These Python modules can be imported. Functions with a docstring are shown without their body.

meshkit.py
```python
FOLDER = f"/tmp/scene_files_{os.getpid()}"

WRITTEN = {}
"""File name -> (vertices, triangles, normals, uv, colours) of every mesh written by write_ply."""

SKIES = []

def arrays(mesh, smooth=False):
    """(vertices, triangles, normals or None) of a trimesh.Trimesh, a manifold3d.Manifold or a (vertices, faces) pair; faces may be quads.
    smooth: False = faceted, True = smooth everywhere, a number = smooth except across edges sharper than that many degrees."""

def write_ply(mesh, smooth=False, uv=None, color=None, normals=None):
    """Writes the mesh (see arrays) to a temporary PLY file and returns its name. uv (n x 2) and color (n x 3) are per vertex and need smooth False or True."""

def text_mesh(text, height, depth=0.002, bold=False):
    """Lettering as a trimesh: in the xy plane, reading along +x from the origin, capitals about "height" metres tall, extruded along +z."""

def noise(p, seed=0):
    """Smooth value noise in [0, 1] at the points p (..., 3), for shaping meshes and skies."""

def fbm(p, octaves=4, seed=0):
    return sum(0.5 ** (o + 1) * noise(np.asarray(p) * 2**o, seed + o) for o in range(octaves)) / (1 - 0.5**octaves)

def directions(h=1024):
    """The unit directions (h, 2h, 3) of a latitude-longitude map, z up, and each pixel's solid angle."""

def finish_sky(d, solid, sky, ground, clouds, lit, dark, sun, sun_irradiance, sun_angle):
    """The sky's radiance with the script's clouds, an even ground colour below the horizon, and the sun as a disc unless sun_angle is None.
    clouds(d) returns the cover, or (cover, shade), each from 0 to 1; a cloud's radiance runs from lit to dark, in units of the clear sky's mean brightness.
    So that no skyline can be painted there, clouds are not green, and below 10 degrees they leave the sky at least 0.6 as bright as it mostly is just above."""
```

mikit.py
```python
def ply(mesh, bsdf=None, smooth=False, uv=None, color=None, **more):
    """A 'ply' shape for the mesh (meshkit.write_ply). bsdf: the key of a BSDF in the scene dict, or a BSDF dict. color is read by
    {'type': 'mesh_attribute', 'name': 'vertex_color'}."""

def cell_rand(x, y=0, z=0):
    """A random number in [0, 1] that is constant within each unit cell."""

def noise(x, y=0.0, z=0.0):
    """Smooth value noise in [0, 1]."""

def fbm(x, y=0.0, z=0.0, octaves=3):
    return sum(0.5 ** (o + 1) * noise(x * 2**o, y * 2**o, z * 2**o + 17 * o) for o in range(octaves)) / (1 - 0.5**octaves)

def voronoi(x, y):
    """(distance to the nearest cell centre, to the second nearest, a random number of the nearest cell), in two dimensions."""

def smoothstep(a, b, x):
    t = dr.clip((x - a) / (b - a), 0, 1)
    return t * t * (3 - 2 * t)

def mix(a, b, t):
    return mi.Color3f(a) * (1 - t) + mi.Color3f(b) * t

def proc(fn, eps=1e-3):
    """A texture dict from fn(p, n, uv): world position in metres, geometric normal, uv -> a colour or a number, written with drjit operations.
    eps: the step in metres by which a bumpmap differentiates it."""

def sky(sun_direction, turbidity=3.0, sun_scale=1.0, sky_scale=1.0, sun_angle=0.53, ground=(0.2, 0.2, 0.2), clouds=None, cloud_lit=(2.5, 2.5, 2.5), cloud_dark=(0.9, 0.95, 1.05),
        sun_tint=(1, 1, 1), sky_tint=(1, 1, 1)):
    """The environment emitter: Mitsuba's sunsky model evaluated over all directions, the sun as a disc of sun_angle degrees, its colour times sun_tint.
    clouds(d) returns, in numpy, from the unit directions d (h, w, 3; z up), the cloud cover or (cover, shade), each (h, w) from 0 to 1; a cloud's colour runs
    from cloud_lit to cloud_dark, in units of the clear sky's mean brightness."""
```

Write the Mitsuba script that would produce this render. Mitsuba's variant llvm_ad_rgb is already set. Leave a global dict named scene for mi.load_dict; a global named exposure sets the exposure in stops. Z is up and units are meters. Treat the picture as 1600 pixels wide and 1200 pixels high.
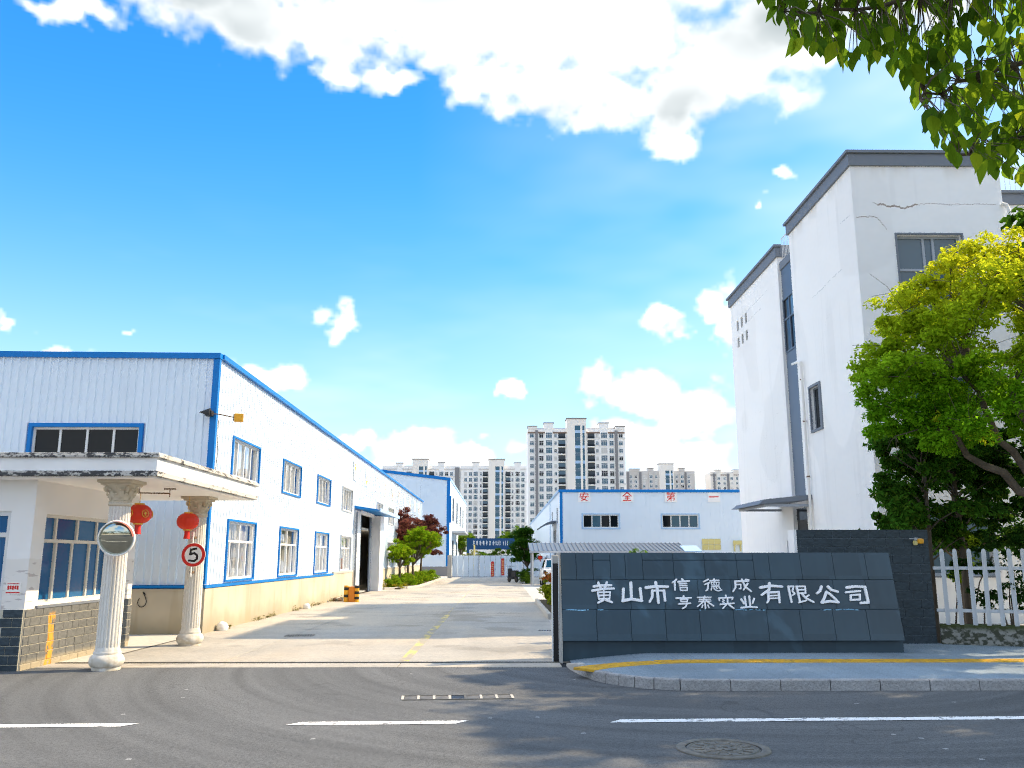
import math, random
import numpy as np, trimesh, drjit as dr, mitsuba as mi, mikit, meshkit
from mikit import proc, noise, fbm, voronoi, cell_rand, smoothstep, mix
from shapely.geometry import LineString, Polygon, Point
from shapely.ops import unary_union
import shapely
from shapely import affinity

rng = np.random.default_rng(7)
random.seed(7)
T = mi.ScalarTransform4f
scene, labels = {}, {}

# ------------------------------------------------------------------ camera, sky, exposure
PITCH, YAW, EYE = math.radians(11.39), math.radians(0.707), (0.0, 0.0, 1.65)
_f = (math.sin(YAW) * math.cos(PITCH), math.cos(YAW) * math.cos(PITCH), math.sin(PITCH))
scene['camera'] = {'type': 'perspective', 'fov': 61.3, 'fov_axis': 'x', 'near_clip': 0.1, 'far_clip': 6000.0,
                   'to_world': T().look_at(origin=list(EYE), target=[EYE[k] + _f[k] for k in range(3)], up=[0, 0, 1])}
exposure = 2.7

# clouds: (azimuth from +y, elevation, half width, half height) in degrees; noise breaks up their outlines
LOBES = [(-28.7, 31.1, 2.8, .7), (-21.9, 33.6, 6.4, 2.2), (-15.5, 34.6, 2.2, 2.1), (-14, 32, 1.5, 1), (-11.7, 30.7, 1.9, 1), (-7.6, 30.5, 2.7, 1), (-8.7, 33.6, 2.7, 1.8), (-3.1, 33.1, 3.5, 2.9),
         (-1.2, 30.6, 3.2, 1.7), (5.4, 33.1, 8.5, 3.3), (10.2, 37.1, 15.1, 4.1), (13.5, 29.2, 3.5, 2.3), (12.3, 26.8, 2, 1.3), (17.9, 30.2, 4.4, 1.8), (21.8, 30.7, 2.8, 1.8), (28.1, 33.2, 5, 3.6),
         (-10.6, 15.1, 1.5, 1.2), (-14.9, 11.3, 2.4, 1.3), (-16.9, 10.9, 1.2, 1.2), (-27.5, 12, 2.5, .5), (-30.6, 13.3, .7, .5), (10.9, 15.3, 1.9, 1.2), (14.6, 16.6, 1.6, 1.1), (15.3, 15.1, 1, 2.5),
         (.2, 10.8, .9, .5), (5.9, 11.3, 2.5, 1.3), (9.7, 10.4, 5.8, 1.7), (13.4, 9.5, 3.6, 2.5), (7.5, 7.9, 5, 1.7), (12.4, 6.2, 4.9, 2.1), (-6.1, 6.9, 4.6, 1.7), (-9.4, 7.5, 1.6, 1.1),
         (-1.8, 6.5, 4.2, 1.4), (19.3, 24.1, .7, .4), (17.8, 22.9, .3, .2), (-24, 13.9, .8, .2),
         (-17.5, 32.9, 4.6, 2.3), (-12.7, 33.9, 4.2, 2.1), (-4.0, 34.7, 11.6, 3.5), (3.7, 30.2, 5.0, 2.3), (8.6, 29.3, 3.1, 1.8), (16.8, 31.1, 6.6, 3.8), (20.1, 32.5, 5.8, 3.1), (-10.8, 32.1, 3.5, 1.7)]


def clouds(d):
    az = np.degrees(np.arctan2(d[..., 0], d[..., 1]))
    el = np.degrees(np.arcsin(np.clip(d[..., 2], -1, 1)))
    ce = np.cos(np.radians(el))
    w = meshkit.fbm(d * 22, 3, seed=5)[..., None] - .5
    n = meshkit.fbm(d * 26 + w * .9, 6, seed=2) - .5
    wa = (meshkit.fbm(d * 34, 5, seed=31) - .5) * 3.4 + (meshkit.fbm(d * 11, 3, seed=33) - .5) * 2.6
    we = (meshkit.fbm(d * 34, 5, seed=32) - .5) * 2.6 + (meshkit.fbm(d * 11, 3, seed=34) - .5) * 1.6
    k = np.clip(el / 14, .35, 1)
    az_w, el_w = az + wa * k / np.maximum(ce, .2), el + we * k
    field = np.zeros(az.shape)
    big = np.zeros(az.shape)
    for a, e, ra, re in LOBES:
        q = ((az_w - a) * ce / ra) ** 2 + ((el_w - e) / re) ** 2
        lobe = np.clip(1.36 - .86 * np.sqrt(q), 0, 1.3)
        field = np.maximum(field, lobe)
        if ra > 3.4:
            big = np.maximum(big, np.clip(1.25 - .75 * np.sqrt(q), 0, 1.2))
    far = meshkit.fbm(d * np.array([3.2, 3.2, 5.0]), 4, seed=9)
    away = np.clip((np.abs(az) - 34) / 10, 0, 1) + np.clip((el - 42) / 8, 0, 1)
    field = np.maximum(field, np.clip(away, 0, 1) * np.clip((far - .36) * 4.5, 0, 1))  # clouds out of view, made denser to add fill light
    fine = meshkit.fbm(d * 70 + w * 1.5, 5, seed=6) - .5
    x = field + (n * 1.15 + fine * .55) * np.clip(field * 2.2, 0, 1) * np.clip(1.5 - field * .6, .5, 1)
    cover = np.clip((x - .40) / .46, 0, 1) ** 1.35
    haze = .80 * np.exp(-(np.clip(el, 0, 90) / 12.0) ** 1.7)
    wisp = .12 * np.clip(meshkit.fbm(d * np.array([7, 7, 22.]), 4, seed=4) - .5, 0, 1) * 4
    cover = np.maximum(cover, np.clip(haze + wisp * np.exp(-(np.clip(el, 0, 90) / 16) ** 3), 0, .8))
    veil = .55 * np.clip((az + 6) / 34, 0, 1) * np.clip(meshkit.fbm(d * np.array([5, 5, 12.]), 4, seed=21) * 1.6 - .3, 0, 1) * np.clip((40 - np.abs(az - 15)) / 20, .3, 1)
    cover = np.maximum(cover, cover + (1 - cover) * veil)
    body = meshkit.fbm(d * np.array([6, 6, 11.]), 4, seed=13)
    shade = np.clip((big - .40) * 1.5, 0, 1) * np.clip((body - .22) * 2.4, .25, 1) * np.clip((el - 6) / 20, .3, 1)
    return cover, np.clip(shade, 0, 1)


SUN = np.array([1.0, .27, .84])
scene['sky'] = mikit.sky(SUN.tolist(), turbidity=3.0, clouds=clouds, cloud_lit=(2.35, 2.4, 2.4), cloud_dark=(.98, 1.10, 1.14), sky_tint=(.19, .86, 1.3),
                         sky_scale=1.12, sun_scale=.78, sun_tint=(1.0, .97, .9))

# ------------------------------------------------------------------ materials
def C(*c):
    return {'type': 'rgb', 'value': list(c)}


def mat(key, color, rough=.6, spec=.4, metal=0.0, bump=None, height=.002, eps=2e-3, **more):
    b = {'type': 'principled', 'base_color': color if isinstance(color, dict) else C(*color), 'roughness': rough, 'specular': spec, 'metallic': metal, **more}
    if bump is not None:
        b = {'type': 'bumpmap', 'arbitrary': proc(bump, eps), 'scale': height, 'bsdf': b}
    scene[key] = {'type': 'twosided', 'bsdf': b}
    return key


def V(f):
    return mi.Float(f)


def asphalt(p, n, uv):
    r = dr.sqrt(dr.square(p.x - 3.2) + dr.square(p.y - 15.0))
    a = dr.atan2(p.y - 15.0, p.x - 3.2)
    tyre = fbm(r * 5.5, a * 1.1 + 9, 0, 4)
    lane = fbm(p.x * .28, p.y * 3.1, 3, 4)
    near = smoothstep(12.5, 9.0, r) * smoothstep(2.0, 4.0, r)
    streak = near * tyre + (1 - near) * lane
    big = fbm(p.x * .35, p.y * .6, 1, 3)
    grain = noise(p.x * 140, p.y * 140, 0) * .6 + noise(p.x * 60, p.y * 60, 5) * .4
    v = .108 * (.50 + .58 * streak + .34 * big) * (.5 + 1.0 * grain)
    speck = dr.select(cell_rand(p.x * 22, p.y * 22, 4) > .9995, .2, 0)
    crack = dr.abs(fbm(p.x * .55, p.y * .55, 8, 4) - .5)
    v = v * (1 - .25 * smoothstep(.006, .002, crack) * smoothstep(.5, .62, noise(p.x * .4, p.y * .4, 2)))
    return mi.Color3f(v * .96 + speck, v + speck, v * 1.02 + speck)


def asphalt_bump(p, n, uv):
    f, s, w = voronoi(p.x * 75, p.y * 75)
    return f * .6 + noise(p.x * 30, p.y * 30) * .4


def concrete(p, n, uv):
    big = fbm(p.x * .45, p.y * .3, 1, 4)
    lane = fbm(p.x * 2.3, p.y * .16, 6, 4)
    cross = fbm(p.x * .5, p.y * 1.7, 2, 4)
    fine = fbm(p.x * 24, p.y * 24, 3, 3)
    v = .345 * (.66 + .26 * big + .18 * lane + .20 * cross) * (.86 + .28 * fine)
    v = v * (1 - .22 * smoothstep(.60, .74, fbm(p.x * .9, p.y * .9, 9, 4)))
    return mix(mi.Color3f(v * 1.03, v * .98, v * .87), mi.Color3f(v * 1.08, v * .97, v * .80), smoothstep(.4, .7, big))


def stained_plaster(p, n, uv):
    low = smoothstep(.55, .0, p.z + .35 * (fbm(p.x * 3, p.y * 3, p.z * 2, 4) - .5))
    drip = smoothstep(.56, .75, fbm(p.x * 5 + p.y * 5, p.z * .5, 1, 4))
    big = fbm(p.x * .8, p.y * .8, p.z * .8, 4)
    c = mix(mi.Color3f(.54, .48, .37), mi.Color3f(.44, .39, .30), smoothstep(.3, .7, big))
    c = mix(c, mi.Color3f(.27, .23, .14), .55 * low)
    return mix(c, mi.Color3f(.36, .29, .17), .35 * drip)


def step_high(z):
    return smoothstep(10.5, 11.5, z)


def white_plaster(p, n, uv):
    big = fbm(p.x * .5 + p.y * .4, p.z * .5, 3, 4)
    drip = smoothstep(.58, .8, fbm(p.x * 3.1 + p.y * 3.1, p.z * .25, 1, 4)) * .06
    fine = fbm(p.x * 9, p.y * 9, p.z * 9, 3)
    v = .845 * (.95 + .06 * big + .03 * fine)
    hair = dr.abs(fbm(p.x * .7 + p.y * .55, p.z * 1.1 + p.y * .2, 4, 4) - .5)
    k = smoothstep(.0035, .001, hair) * smoothstep(.5, .6, noise(p.x * .3 + p.y * .35, p.z * .35, 7)) * .12
    eave = smoothstep(.55, .0, 12.72 - p.z) * smoothstep(.35, .7, fbm(p.x * 2.2 + p.y * 2.2, p.z * .4, 5, 4)) * step_high(p.z)
    patch = smoothstep(.60, .63, fbm(p.x * .35 + p.y * .3, p.z * .28, 9, 2)) * .05
    c = mi.Color3f(v, v * .995, v * .975) * (1 - drip) * (1 - k) * (1 - patch)
    return mix(c, mi.Color3f(.52, .45, .34), .38 * eave)


def guard_plaster(p, n, uv):
    scuff = smoothstep(.62, .72, fbm(p.x * 4 + p.y * 4, p.z * 26, 2, 4)) * smoothstep(1.75, 1.6, p.z)
    v = .82 + .05 * fbm(p.x * 2 + p.y * 2, p.z * 2, 1, 3)
    c = mi.Color3f(v, v * .985, v * .95)
    patch = smoothstep(1.66, 1.63, p.z + .02 * noise(p.y * 9, p.x * 9)) * .5
    c = mix(c, mi.Color3f(.72, .66, .58), patch)
    return mix(c, mi.Color3f(.36, .30, .28), scuff * .55)


def weathered_stone(p, n, uv):
    s = fbm(p.x * 7 + p.y * 7, p.z * 16, 2, 5)
    t = fbm(p.x * 38, p.y * 38, p.z * 38, 3)
    k = smoothstep(.50, .62, s * .55 + t * .55 + .10 * n.x)  # weathering speckle, with the sunward right-hand faces painted paler
    return mix(mi.Color3f(.060, .062, .065), mi.Color3f(.52, .50, .46), k)


def slate(p, n, uv):
    big = fbm(p.x * 1.3, p.y, p.z * .9, 4)
    run = fbm(p.x * 9, p.y, p.z * .8, 4)
    tone = cell_rand((p.x - 1.0) / .56, 0, (p.z + .02) / .46)
    v = .054 * (.55 + .50 * big + .30 * run + .34 * tone)
    dust = smoothstep(.63, .80, fbm(p.x * 2.4 + p.z * 1.7, p.z * 1.4 - p.x * .9, 3, 5)) * .035
    lime = smoothstep(.011, .003, dr.abs(p.z - .817 + .012 * (noise(p.x * 22, 1) - .5))) * smoothstep(.52, .66, noise(p.x * 3.3, 4)) * smoothstep(.25, .45, noise(p.x * 40, 7)) * .6
    v = v + dust + lime
    return mi.Color3f(v * .50, v * 1.0, v * 1.34)


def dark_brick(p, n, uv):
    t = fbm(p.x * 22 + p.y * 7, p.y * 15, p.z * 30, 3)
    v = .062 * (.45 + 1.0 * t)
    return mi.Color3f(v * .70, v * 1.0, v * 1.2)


def grey_brick(p, n, uv):
    t = fbm(p.x * 22, p.y * 22, p.z * 30, 4)
    big = fbm(p.x * 1.1, p.y * 1.1, p.z * 1.3, 3)
    v = .15 * (.45 + .75 * t + .25 * big)
    c = mi.Color3f(v * .98, v, v * .96)
    low = smoothstep(.17, .06, p.z) * .7
    c = mix(c, mi.Color3f(.45, .38, .25), low)
    e = dr.abs(p.y - 14.36 + .05 * (fbm(p.z * 5, 1, 2, 3) - .5)) / (.10 + .05 * noise(p.z * 7, 3))
    paint = smoothstep(1.0, .75, e) * smoothstep(-7.26, -7.24, p.x) * smoothstep(.84, .74, p.z) * smoothstep(.30, .42, fbm(p.y * 16, p.z * 11, 4, 3))
    return mix(c, mi.Color3f(.62, .32, .035), paint * .9)


def granite(p, n, uv):
    s = noise(p.x * 110, p.y * 110, p.z * 110) * .55 + noise(p.x * 45, p.y * 45, p.z * 45) * .45
    v = .34 * (.35 + 1.2 * s) * (.8 + .4 * fbm(p.x * 2, p.y * 2, p.z * 2, 3))
    return mi.Color3f(v, v, v * .99)


def granite_bump(p, n, uv):
    return noise(p.x * 60 + p.z * 30, p.y * 60, p.z * 60)


def paving(p, n, uv):
    s = noise(p.x * 90, p.y * 90, 1)
    big = fbm(p.x * .8, p.y * 1.2, 2, 4)
    v = .29 * (.6 + .5 * big) * (.75 + .5 * s)
    gx, gy = p.x / .30 - dr.floor(p.x / .30), p.y / .30 - dr.floor(p.y / .30)
    g = dr.maximum(smoothstep(.47, .495, dr.abs(gx - .5)), smoothstep(.47, .495, dr.abs(gy - .5)))
    v = v * (1 - .22 * g)
    return mi.Color3f(v * .78, v * .99, v * 1.16)


def tactile(p, n, uv):
    s = fbm(p.x * 14, p.y * 14, 1, 4)
    c = mix(mi.Color3f(.62, .36, .03), mi.Color3f(.44, .27, .05), smoothstep(.35, .7, s))
    return c


def mossy(p, n, uv):
    s = fbm(p.x * 16, p.y * 16, p.z * 16, 5)
    top = smoothstep(.37, .46, p.z + .08 * (s - .5))
    c = mix(mi.Color3f(.07, .075, .055), mi.Color3f(.30, .30, .27), smoothstep(.42, .66, s))
    return mix(c, mi.Color3f(.05, .065, .016), top * .85)


def column_stone(p, n, uv):
    low = smoothstep(.45, .05, p.z + .25 * (fbm(p.x * 9, p.y * 9, p.z * 4, 4) - .5))
    run = smoothstep(.54, .74, fbm(p.x * 16 + p.y * 11, p.z * .7, 2, 4))
    c = mix(mi.Color3f(.70, .68, .63), mi.Color3f(.48, .43, .34), .45 * run)
    return mix(c, mi.Color3f(.42, .36, .25), .6 * low * smoothstep(.3, .6, fbm(p.x * 13, p.y * 13, p.z * 13, 3)))


def road_paint(p, n, uv):
    w = smoothstep(.24, .40, fbm(p.x * 16, p.y * 16, 2, 4))
    return mix(mi.Color3f(.20, .20, .20), mi.Color3f(.80, .80, .78), w)


def yellow_paint(p, n, uv):
    w = smoothstep(.40, .62, fbm(p.x * 6, p.y * 3, 2, 4))
    return mix(mi.Color3f(.33, .30, .24), mi.Color3f(.55, .44, .17), w)


def steel_sheet(p, n, uv):
    d = smoothstep(.55, .8, fbm(p.x * 4 + p.y * 4, p.z * .3, 1, 4)) * .03
    v = .80 * (.96 + .05 * fbm(p.x * .5 + p.y * .5, p.z * .5, 2, 3)) * (1 - d)
    return mi.Color3f(v * .84, v * .95, v * 1.05)


def iron(p, n, uv):
    v = .15 * (.5 + .9 * fbm(p.x * 18, p.y * 18, 1, 4))
    return mi.Color3f(v * 1.08, v * .98, v * .80)


def bark(p, n, uv):
    v = .11 * (.4 + 1.1 * fbm(p.x * 14, p.y * 14, p.z * 5, 4))
    return mi.Color3f(v, v * .82, v * .62)


mat('m_asphalt', proc(asphalt), .82, .35, bump=asphalt_bump, height=.004, eps=1.5e-3)
mat('m_concrete', proc(concrete), .85, .25)
mat('m_stained', proc(stained_plaster), .9, .2)
mat('m_plaster', proc(white_plaster), .9, .2)
mat('m_guard', proc(guard_plaster), .85, .25)
mat('m_weathered', proc(weathered_stone), .85, .3)
mat('m_slate', proc(slate), .42, .5)
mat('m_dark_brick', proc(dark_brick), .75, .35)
mat('m_grey_brick', proc(grey_brick), .85, .25)
mat('m_granite', proc(granite), .85, .3, bump=granite_bump, height=.006)
mat('m_paving', proc(paving), .8, .3)
mat('m_tactile', proc(tactile), .7, .35)
mat('m_mossy', proc(mossy), .95, .1)
mat('m_road_paint', proc(road_paint), .7, .3)
mat('m_yellow_paint', proc(yellow_paint), .8, .2)
mat('m_steel', proc(steel_sheet), .42, .45)
mat('m_iron', proc(iron), .55, .5, .4)
mat('m_bark', proc(bark), .9, .2)
mat('m_mortar', (.52, .48, .38), .95, .1)
mat('m_dark_mortar', (.13, .16, .18), .95, .1)
mat('m_soil', (.09, .075, .05), .95, .1)
mat('m_ground', (.28, .26, .22), .95, .1)
mat('m_blue', (.002, .165, .50), .42, .25)
mat('m_pale_blue', (.35, .52, .72), .45, .4)
mat('m_white', (.80, .80, .78), .45, .4)
mat('m_alu', (.66, .67, .66), .35, .5)
mat('m_cream_frame', (.66, .62, .52), .4, .5)
mat('m_grey_trim', (.16, .18, .21), .6, .4)
mat('m_grey_trim_light', (.36, .39, .43), .6, .4)
mat('m_slate_panel', (.085, .115, .16), .45, .5)
mat('m_black', (.012, .012, .013), .5, .4)
mat('m_dark', (.03, .032, .035), .6, .3)
mat('m_rust', (.16, .10, .06), .8, .3)
mat('m_red', (.62, .018, .010), .45, .5)
mat('m_lantern_red', {'type': 'rgb', 'value': [.70, .035, .010]}, .5, .4, sheen=.4)
mat('m_gold', (.75, .42, .06), .4, .5, .3)
mat('m_yellow', (.75, .36, .02), .5, .4)
mat('m_orange', (.70, .22, .012), .5, .4)
mat('m_char_white', (.92, .92, .92), .4, .4)
mat('m_glass_dark', (.006, .010, .014), .05, .22)
mat('m_crack', (.33, .27, .23), .9, .1)
mat('m_glass_blue', (.006, .095, .24), .10, .4)
mat('m_glass_teal', (.012, .075, .12), .06, .7)
mat('m_glass_grey', (.07, .125, .17), .09, .5)
mat('m_curtain', (.55, .55, .52), .9, .1)
mat('m_concrete_plain', (.42, .40, .36), .9, .2)
mat('m_recess_shade', (.055, .07, .08), .6, .3)  # stands for the shade inside the balconies, lifted in tone for haze
mat('m_picket', (.60, .63, .65), .6, .3)
mat('m_visor', (.36, .12, .08), .6, .3)
mat('m_far_white', (.86, .86, .84), .85, .2)  # tower walls, colour lightened in place of distance haze
mat('m_far_cream', (.82, .79, .73), .85, .2)
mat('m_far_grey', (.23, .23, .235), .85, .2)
mat('m_far_tile', (.24, .17, .13), .8, .2)
mat('m_far_stone', (.60, .58, .55), .85, .2)
mat('m_banner', (.015, .075, .20), .6, .3)
mat('m_grey_roof', (.13, .17, .22), .5, .4)
mat('m_pale_yellow', (.62, .54, .22), .7, .3)
mat('m_car_white', (.80, .80, .80), .25, .6, clearcoat=.8)
mat('m_column', proc(column_stone), .75, .3)
mat('m_capital', (.58, .52, .40), .85, .2)
mat('m_pvc', (.72, .70, .66), .5, .4)
mat('m_mirror', (.46, .48, .42), .03, .9, 1.0)
mat('m_tank', (.62, .64, .65), .3, .5, .8)
scene['m_pane'] = {'type': 'thindielectric', 'int_ior': 1.5}
scene['m_leaf'] = {'type': 'principledthin', 'base_color': {'type': 'mesh_attribute', 'name': 'vertex_color'}, 'roughness': .45, 'spec_trans': 0.0, 'diff_trans': 1.25, 'eta': 1.4}
for _i, _c in enumerate([(.14, .25, .014), (.085, .17, .016), (.22, .33, .016), (.30, .38, .018)]):
    scene[f'm_big_leaf_{_i}'] = {'type': 'principledthin', 'base_color': C(*_c), 'roughness': .38, 'spec_trans': 0.0, 'diff_trans': 1.45, 'eta': 1.45}

# ------------------------------------------------------------------ helpers
_used = {}


def numbered(name, parent=None):
    key = f'{parent}__{name}' if parent else name
    n = _used.get(key, 0)
    _used[key] = n + 1
    return key if n == 0 else f'{key}_{n:03d}'


def put(name, mesh, bsdf, parent=None, at=None, smooth=False, label=None, kind=None, color=None, flip=False):
    """One entry of the scene; mesh is a trimesh, a (v, f) pair or a ready ply dict."""
    key = numbered(name, parent)
    d = dict(mesh) if isinstance(mesh, dict) else mikit.ply(mesh, smooth=smooth, color=color)
    d['bsdf'] = {'type': 'ref', 'id': bsdf}
    if at is not None:
        d['to_world'] = at
    scene[key] = d
    if label or kind:
        labels[key] = {}
        if label:
            labels[key]['label'] = label
        if kind:
            labels[key]['kind'] = kind
    return key


def thing(name, label, category, group=None):
    key = numbered(name)
    labels[key] = {'label': label, 'category': category}
    if group:
        labels[key]['group'] = group
    return key


def tag(key, label, category, group=None, kind=None):
    labels[key] = {'label': label, 'category': category}
    if group:
        labels[key]['group'] = group
    if kind:
        labels[key]['kind'] = kind
    return key


def struct(name, mesh, bsdf, **k):
    key = put(name, mesh, bsdf, **k)
    labels[key] = {'kind': 'structure'}
    return key


_CV = np.array([[x, y, z] for x in (0, 1) for y in (0, 1) for z in (0, 1)], float)
_CF = np.array([[0, 1, 3], [0, 3, 2], [4, 6, 7], [4, 7, 5], [0, 4, 5], [0, 5, 1], [2, 3, 7], [2, 7, 6], [0, 2, 6], [0, 6, 4], [1, 5, 7], [1, 7, 3]])
_bc = []
for _s in np.array([[x, y, z] for x in (-1, 1) for y in (-1, 1) for z in (-1, 1)], float):
    for _k in range(3):
        _bc.append((_s, _k))
_unit = np.array([s * .5 - s * .1 * (np.arange(3) != k) for s, k in _bc])
_hull = trimesh.convex.convex_hull(trimesh.PointCloud(_unit).vertices)
_map = [int(np.argmin(((_unit - v) ** 2).sum(1))) for v in _hull.vertices]
_BF = np.array(_map)[_hull.faces]


def box(x0, x1, y0, y1, z0, z1, bevel=0.0):
    if bevel <= 0:
        return np.array([x0, y0, z0]) + _CV * np.array([x1 - x0, y1 - y0, z1 - z0]), _CF
    c, h = np.array([x0 + x1, y0 + y1, z0 + z1]) / 2, np.abs(np.array([x1 - x0, y1 - y0, z1 - z0])) / 2
    return np.array([c + s * (h - bevel * (np.arange(3) != k)) for s, k in _bc]), _BF


def join(*ms):
    vs, fs, n = [], [], 0
    for m in ms:
        if m is None:
            continue
        v, f = (m.vertices, m.faces) if hasattr(m, 'faces') else m
        v, f = np.asarray(v, float), np.asarray(f, int)
        if f.shape[1] == 4:
            f = np.vstack([f[:, [0, 1, 2]], f[:, [0, 2, 3]]])
        vs.append(v)
        fs.append(f + n)
        n += len(v)
    return np.vstack(vs), np.vstack(fs)


def move(m, x=0, y=0, z=0, rot=0, scale=1):
    v, f = (m.vertices, m.faces) if hasattr(m, 'faces') else m
    c, s = math.cos(rot), math.sin(rot)
    v = np.asarray(v, float) * scale
    return v @ np.array([[c, s, 0], [-s, c, 0], [0, 0, 1]]) + [x, y, z], f


def tube(points, radii, sides=8, cap=True):
    p = np.asarray(points, float)
    r = np.broadcast_to(np.asarray(radii, float), (len(p),))
    t = np.gradient(p, axis=0)
    t /= np.linalg.norm(t, axis=1, keepdims=True) + 1e-12
    ref = np.array([0, 0, 1.0]) if abs(t[:, 2]).max() < .9 else np.array([1.0, .3, 0])
    a = np.cross(t, ref)
    a /= np.linalg.norm(a, axis=1, keepdims=True) + 1e-12
    b = np.cross(t, a)
    ang = np.arange(sides) * 2 * np.pi / sides
    v = (p[:, None] + r[:, None, None] * (np.cos(ang)[None, :, None] * a[:, None] + np.sin(ang)[None, :, None] * b[:, None])).reshape(-1, 3)
    f = []
    for i in range(len(p) - 1):
        for j in range(sides):
            k = (j + 1) % sides
            f += [[i * sides + j, i * sides + k, (i + 1) * sides + k], [i * sides + j, (i + 1) * sides + k, (i + 1) * sides + j]]
    if cap:
        n = len(v)
        v = np.vstack([v, p[:1], p[-1:]])
        for j in range(sides):
            k = (j + 1) % sides
            f += [[n, k, j], [n + 1, (len(p) - 1) * sides + j, (len(p) - 1) * sides + k]]
    return v, np.array(f)


def lathe(profile, sides=32, mod=None):
    """profile: (radius, z) pairs from bottom to top; mod(theta, z) scales the radius."""
    pr = np.asarray(profile, float)
    th = np.arange(sides) * 2 * np.pi / sides
    v = []
    for r, z in pr:
        rr = r * (mod(th, z) if mod else np.ones(sides))
        v.append(np.stack([rr * np.cos(th), rr * np.sin(th), np.full(sides, z)], 1))
    v = np.vstack(v)
    f = []
    for i in range(len(pr) - 1):
        for j in range(sides):
            k = (j + 1) % sides
            f += [[i * sides + j, i * sides + k, (i + 1) * sides + k], [i * sides + j, (i + 1) * sides + k, (i + 1) * sides + j]]
    return v, np.array(f)


def prism(poly, h0, h1):
    """shapely polygon in xy extruded from z=h0 to h1."""
    gs = getattr(poly, 'geoms', [poly])
    out = []
    for g in gs:
        if g.area > 1e-9:
            m = trimesh.creation.extrude_polygon(g, h1 - h0, engine='earcut')
            out.append((np.array(m.vertices) + [0, 0, h0], np.array(m.faces)))
    return join(*out)


def facing(side, x, y, z=0.0):
    """Placement of a facade built in its own frame: x along the wall, y inwards, z up. side: front faces -y, right faces +x, left faces -x."""
    return T().translate([x, y, z]).rotate([0, 0, 1], {'front': 0, 'right': 90, 'left': -90}[side])


_cache = {}


def cbox(w, d, h, bevel=0.0):
    """A cached box ply with one corner at the origin."""
    k = (round(w, 4), round(d, 4), round(h, 4), bevel)
    if k not in _cache:
        _cache[k] = mikit.ply(box(0, w, 0, d, 0, h, bevel))
    return _cache[k]


def at(m, x, y, z):
    return m @ T().translate([x, y, z])


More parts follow.
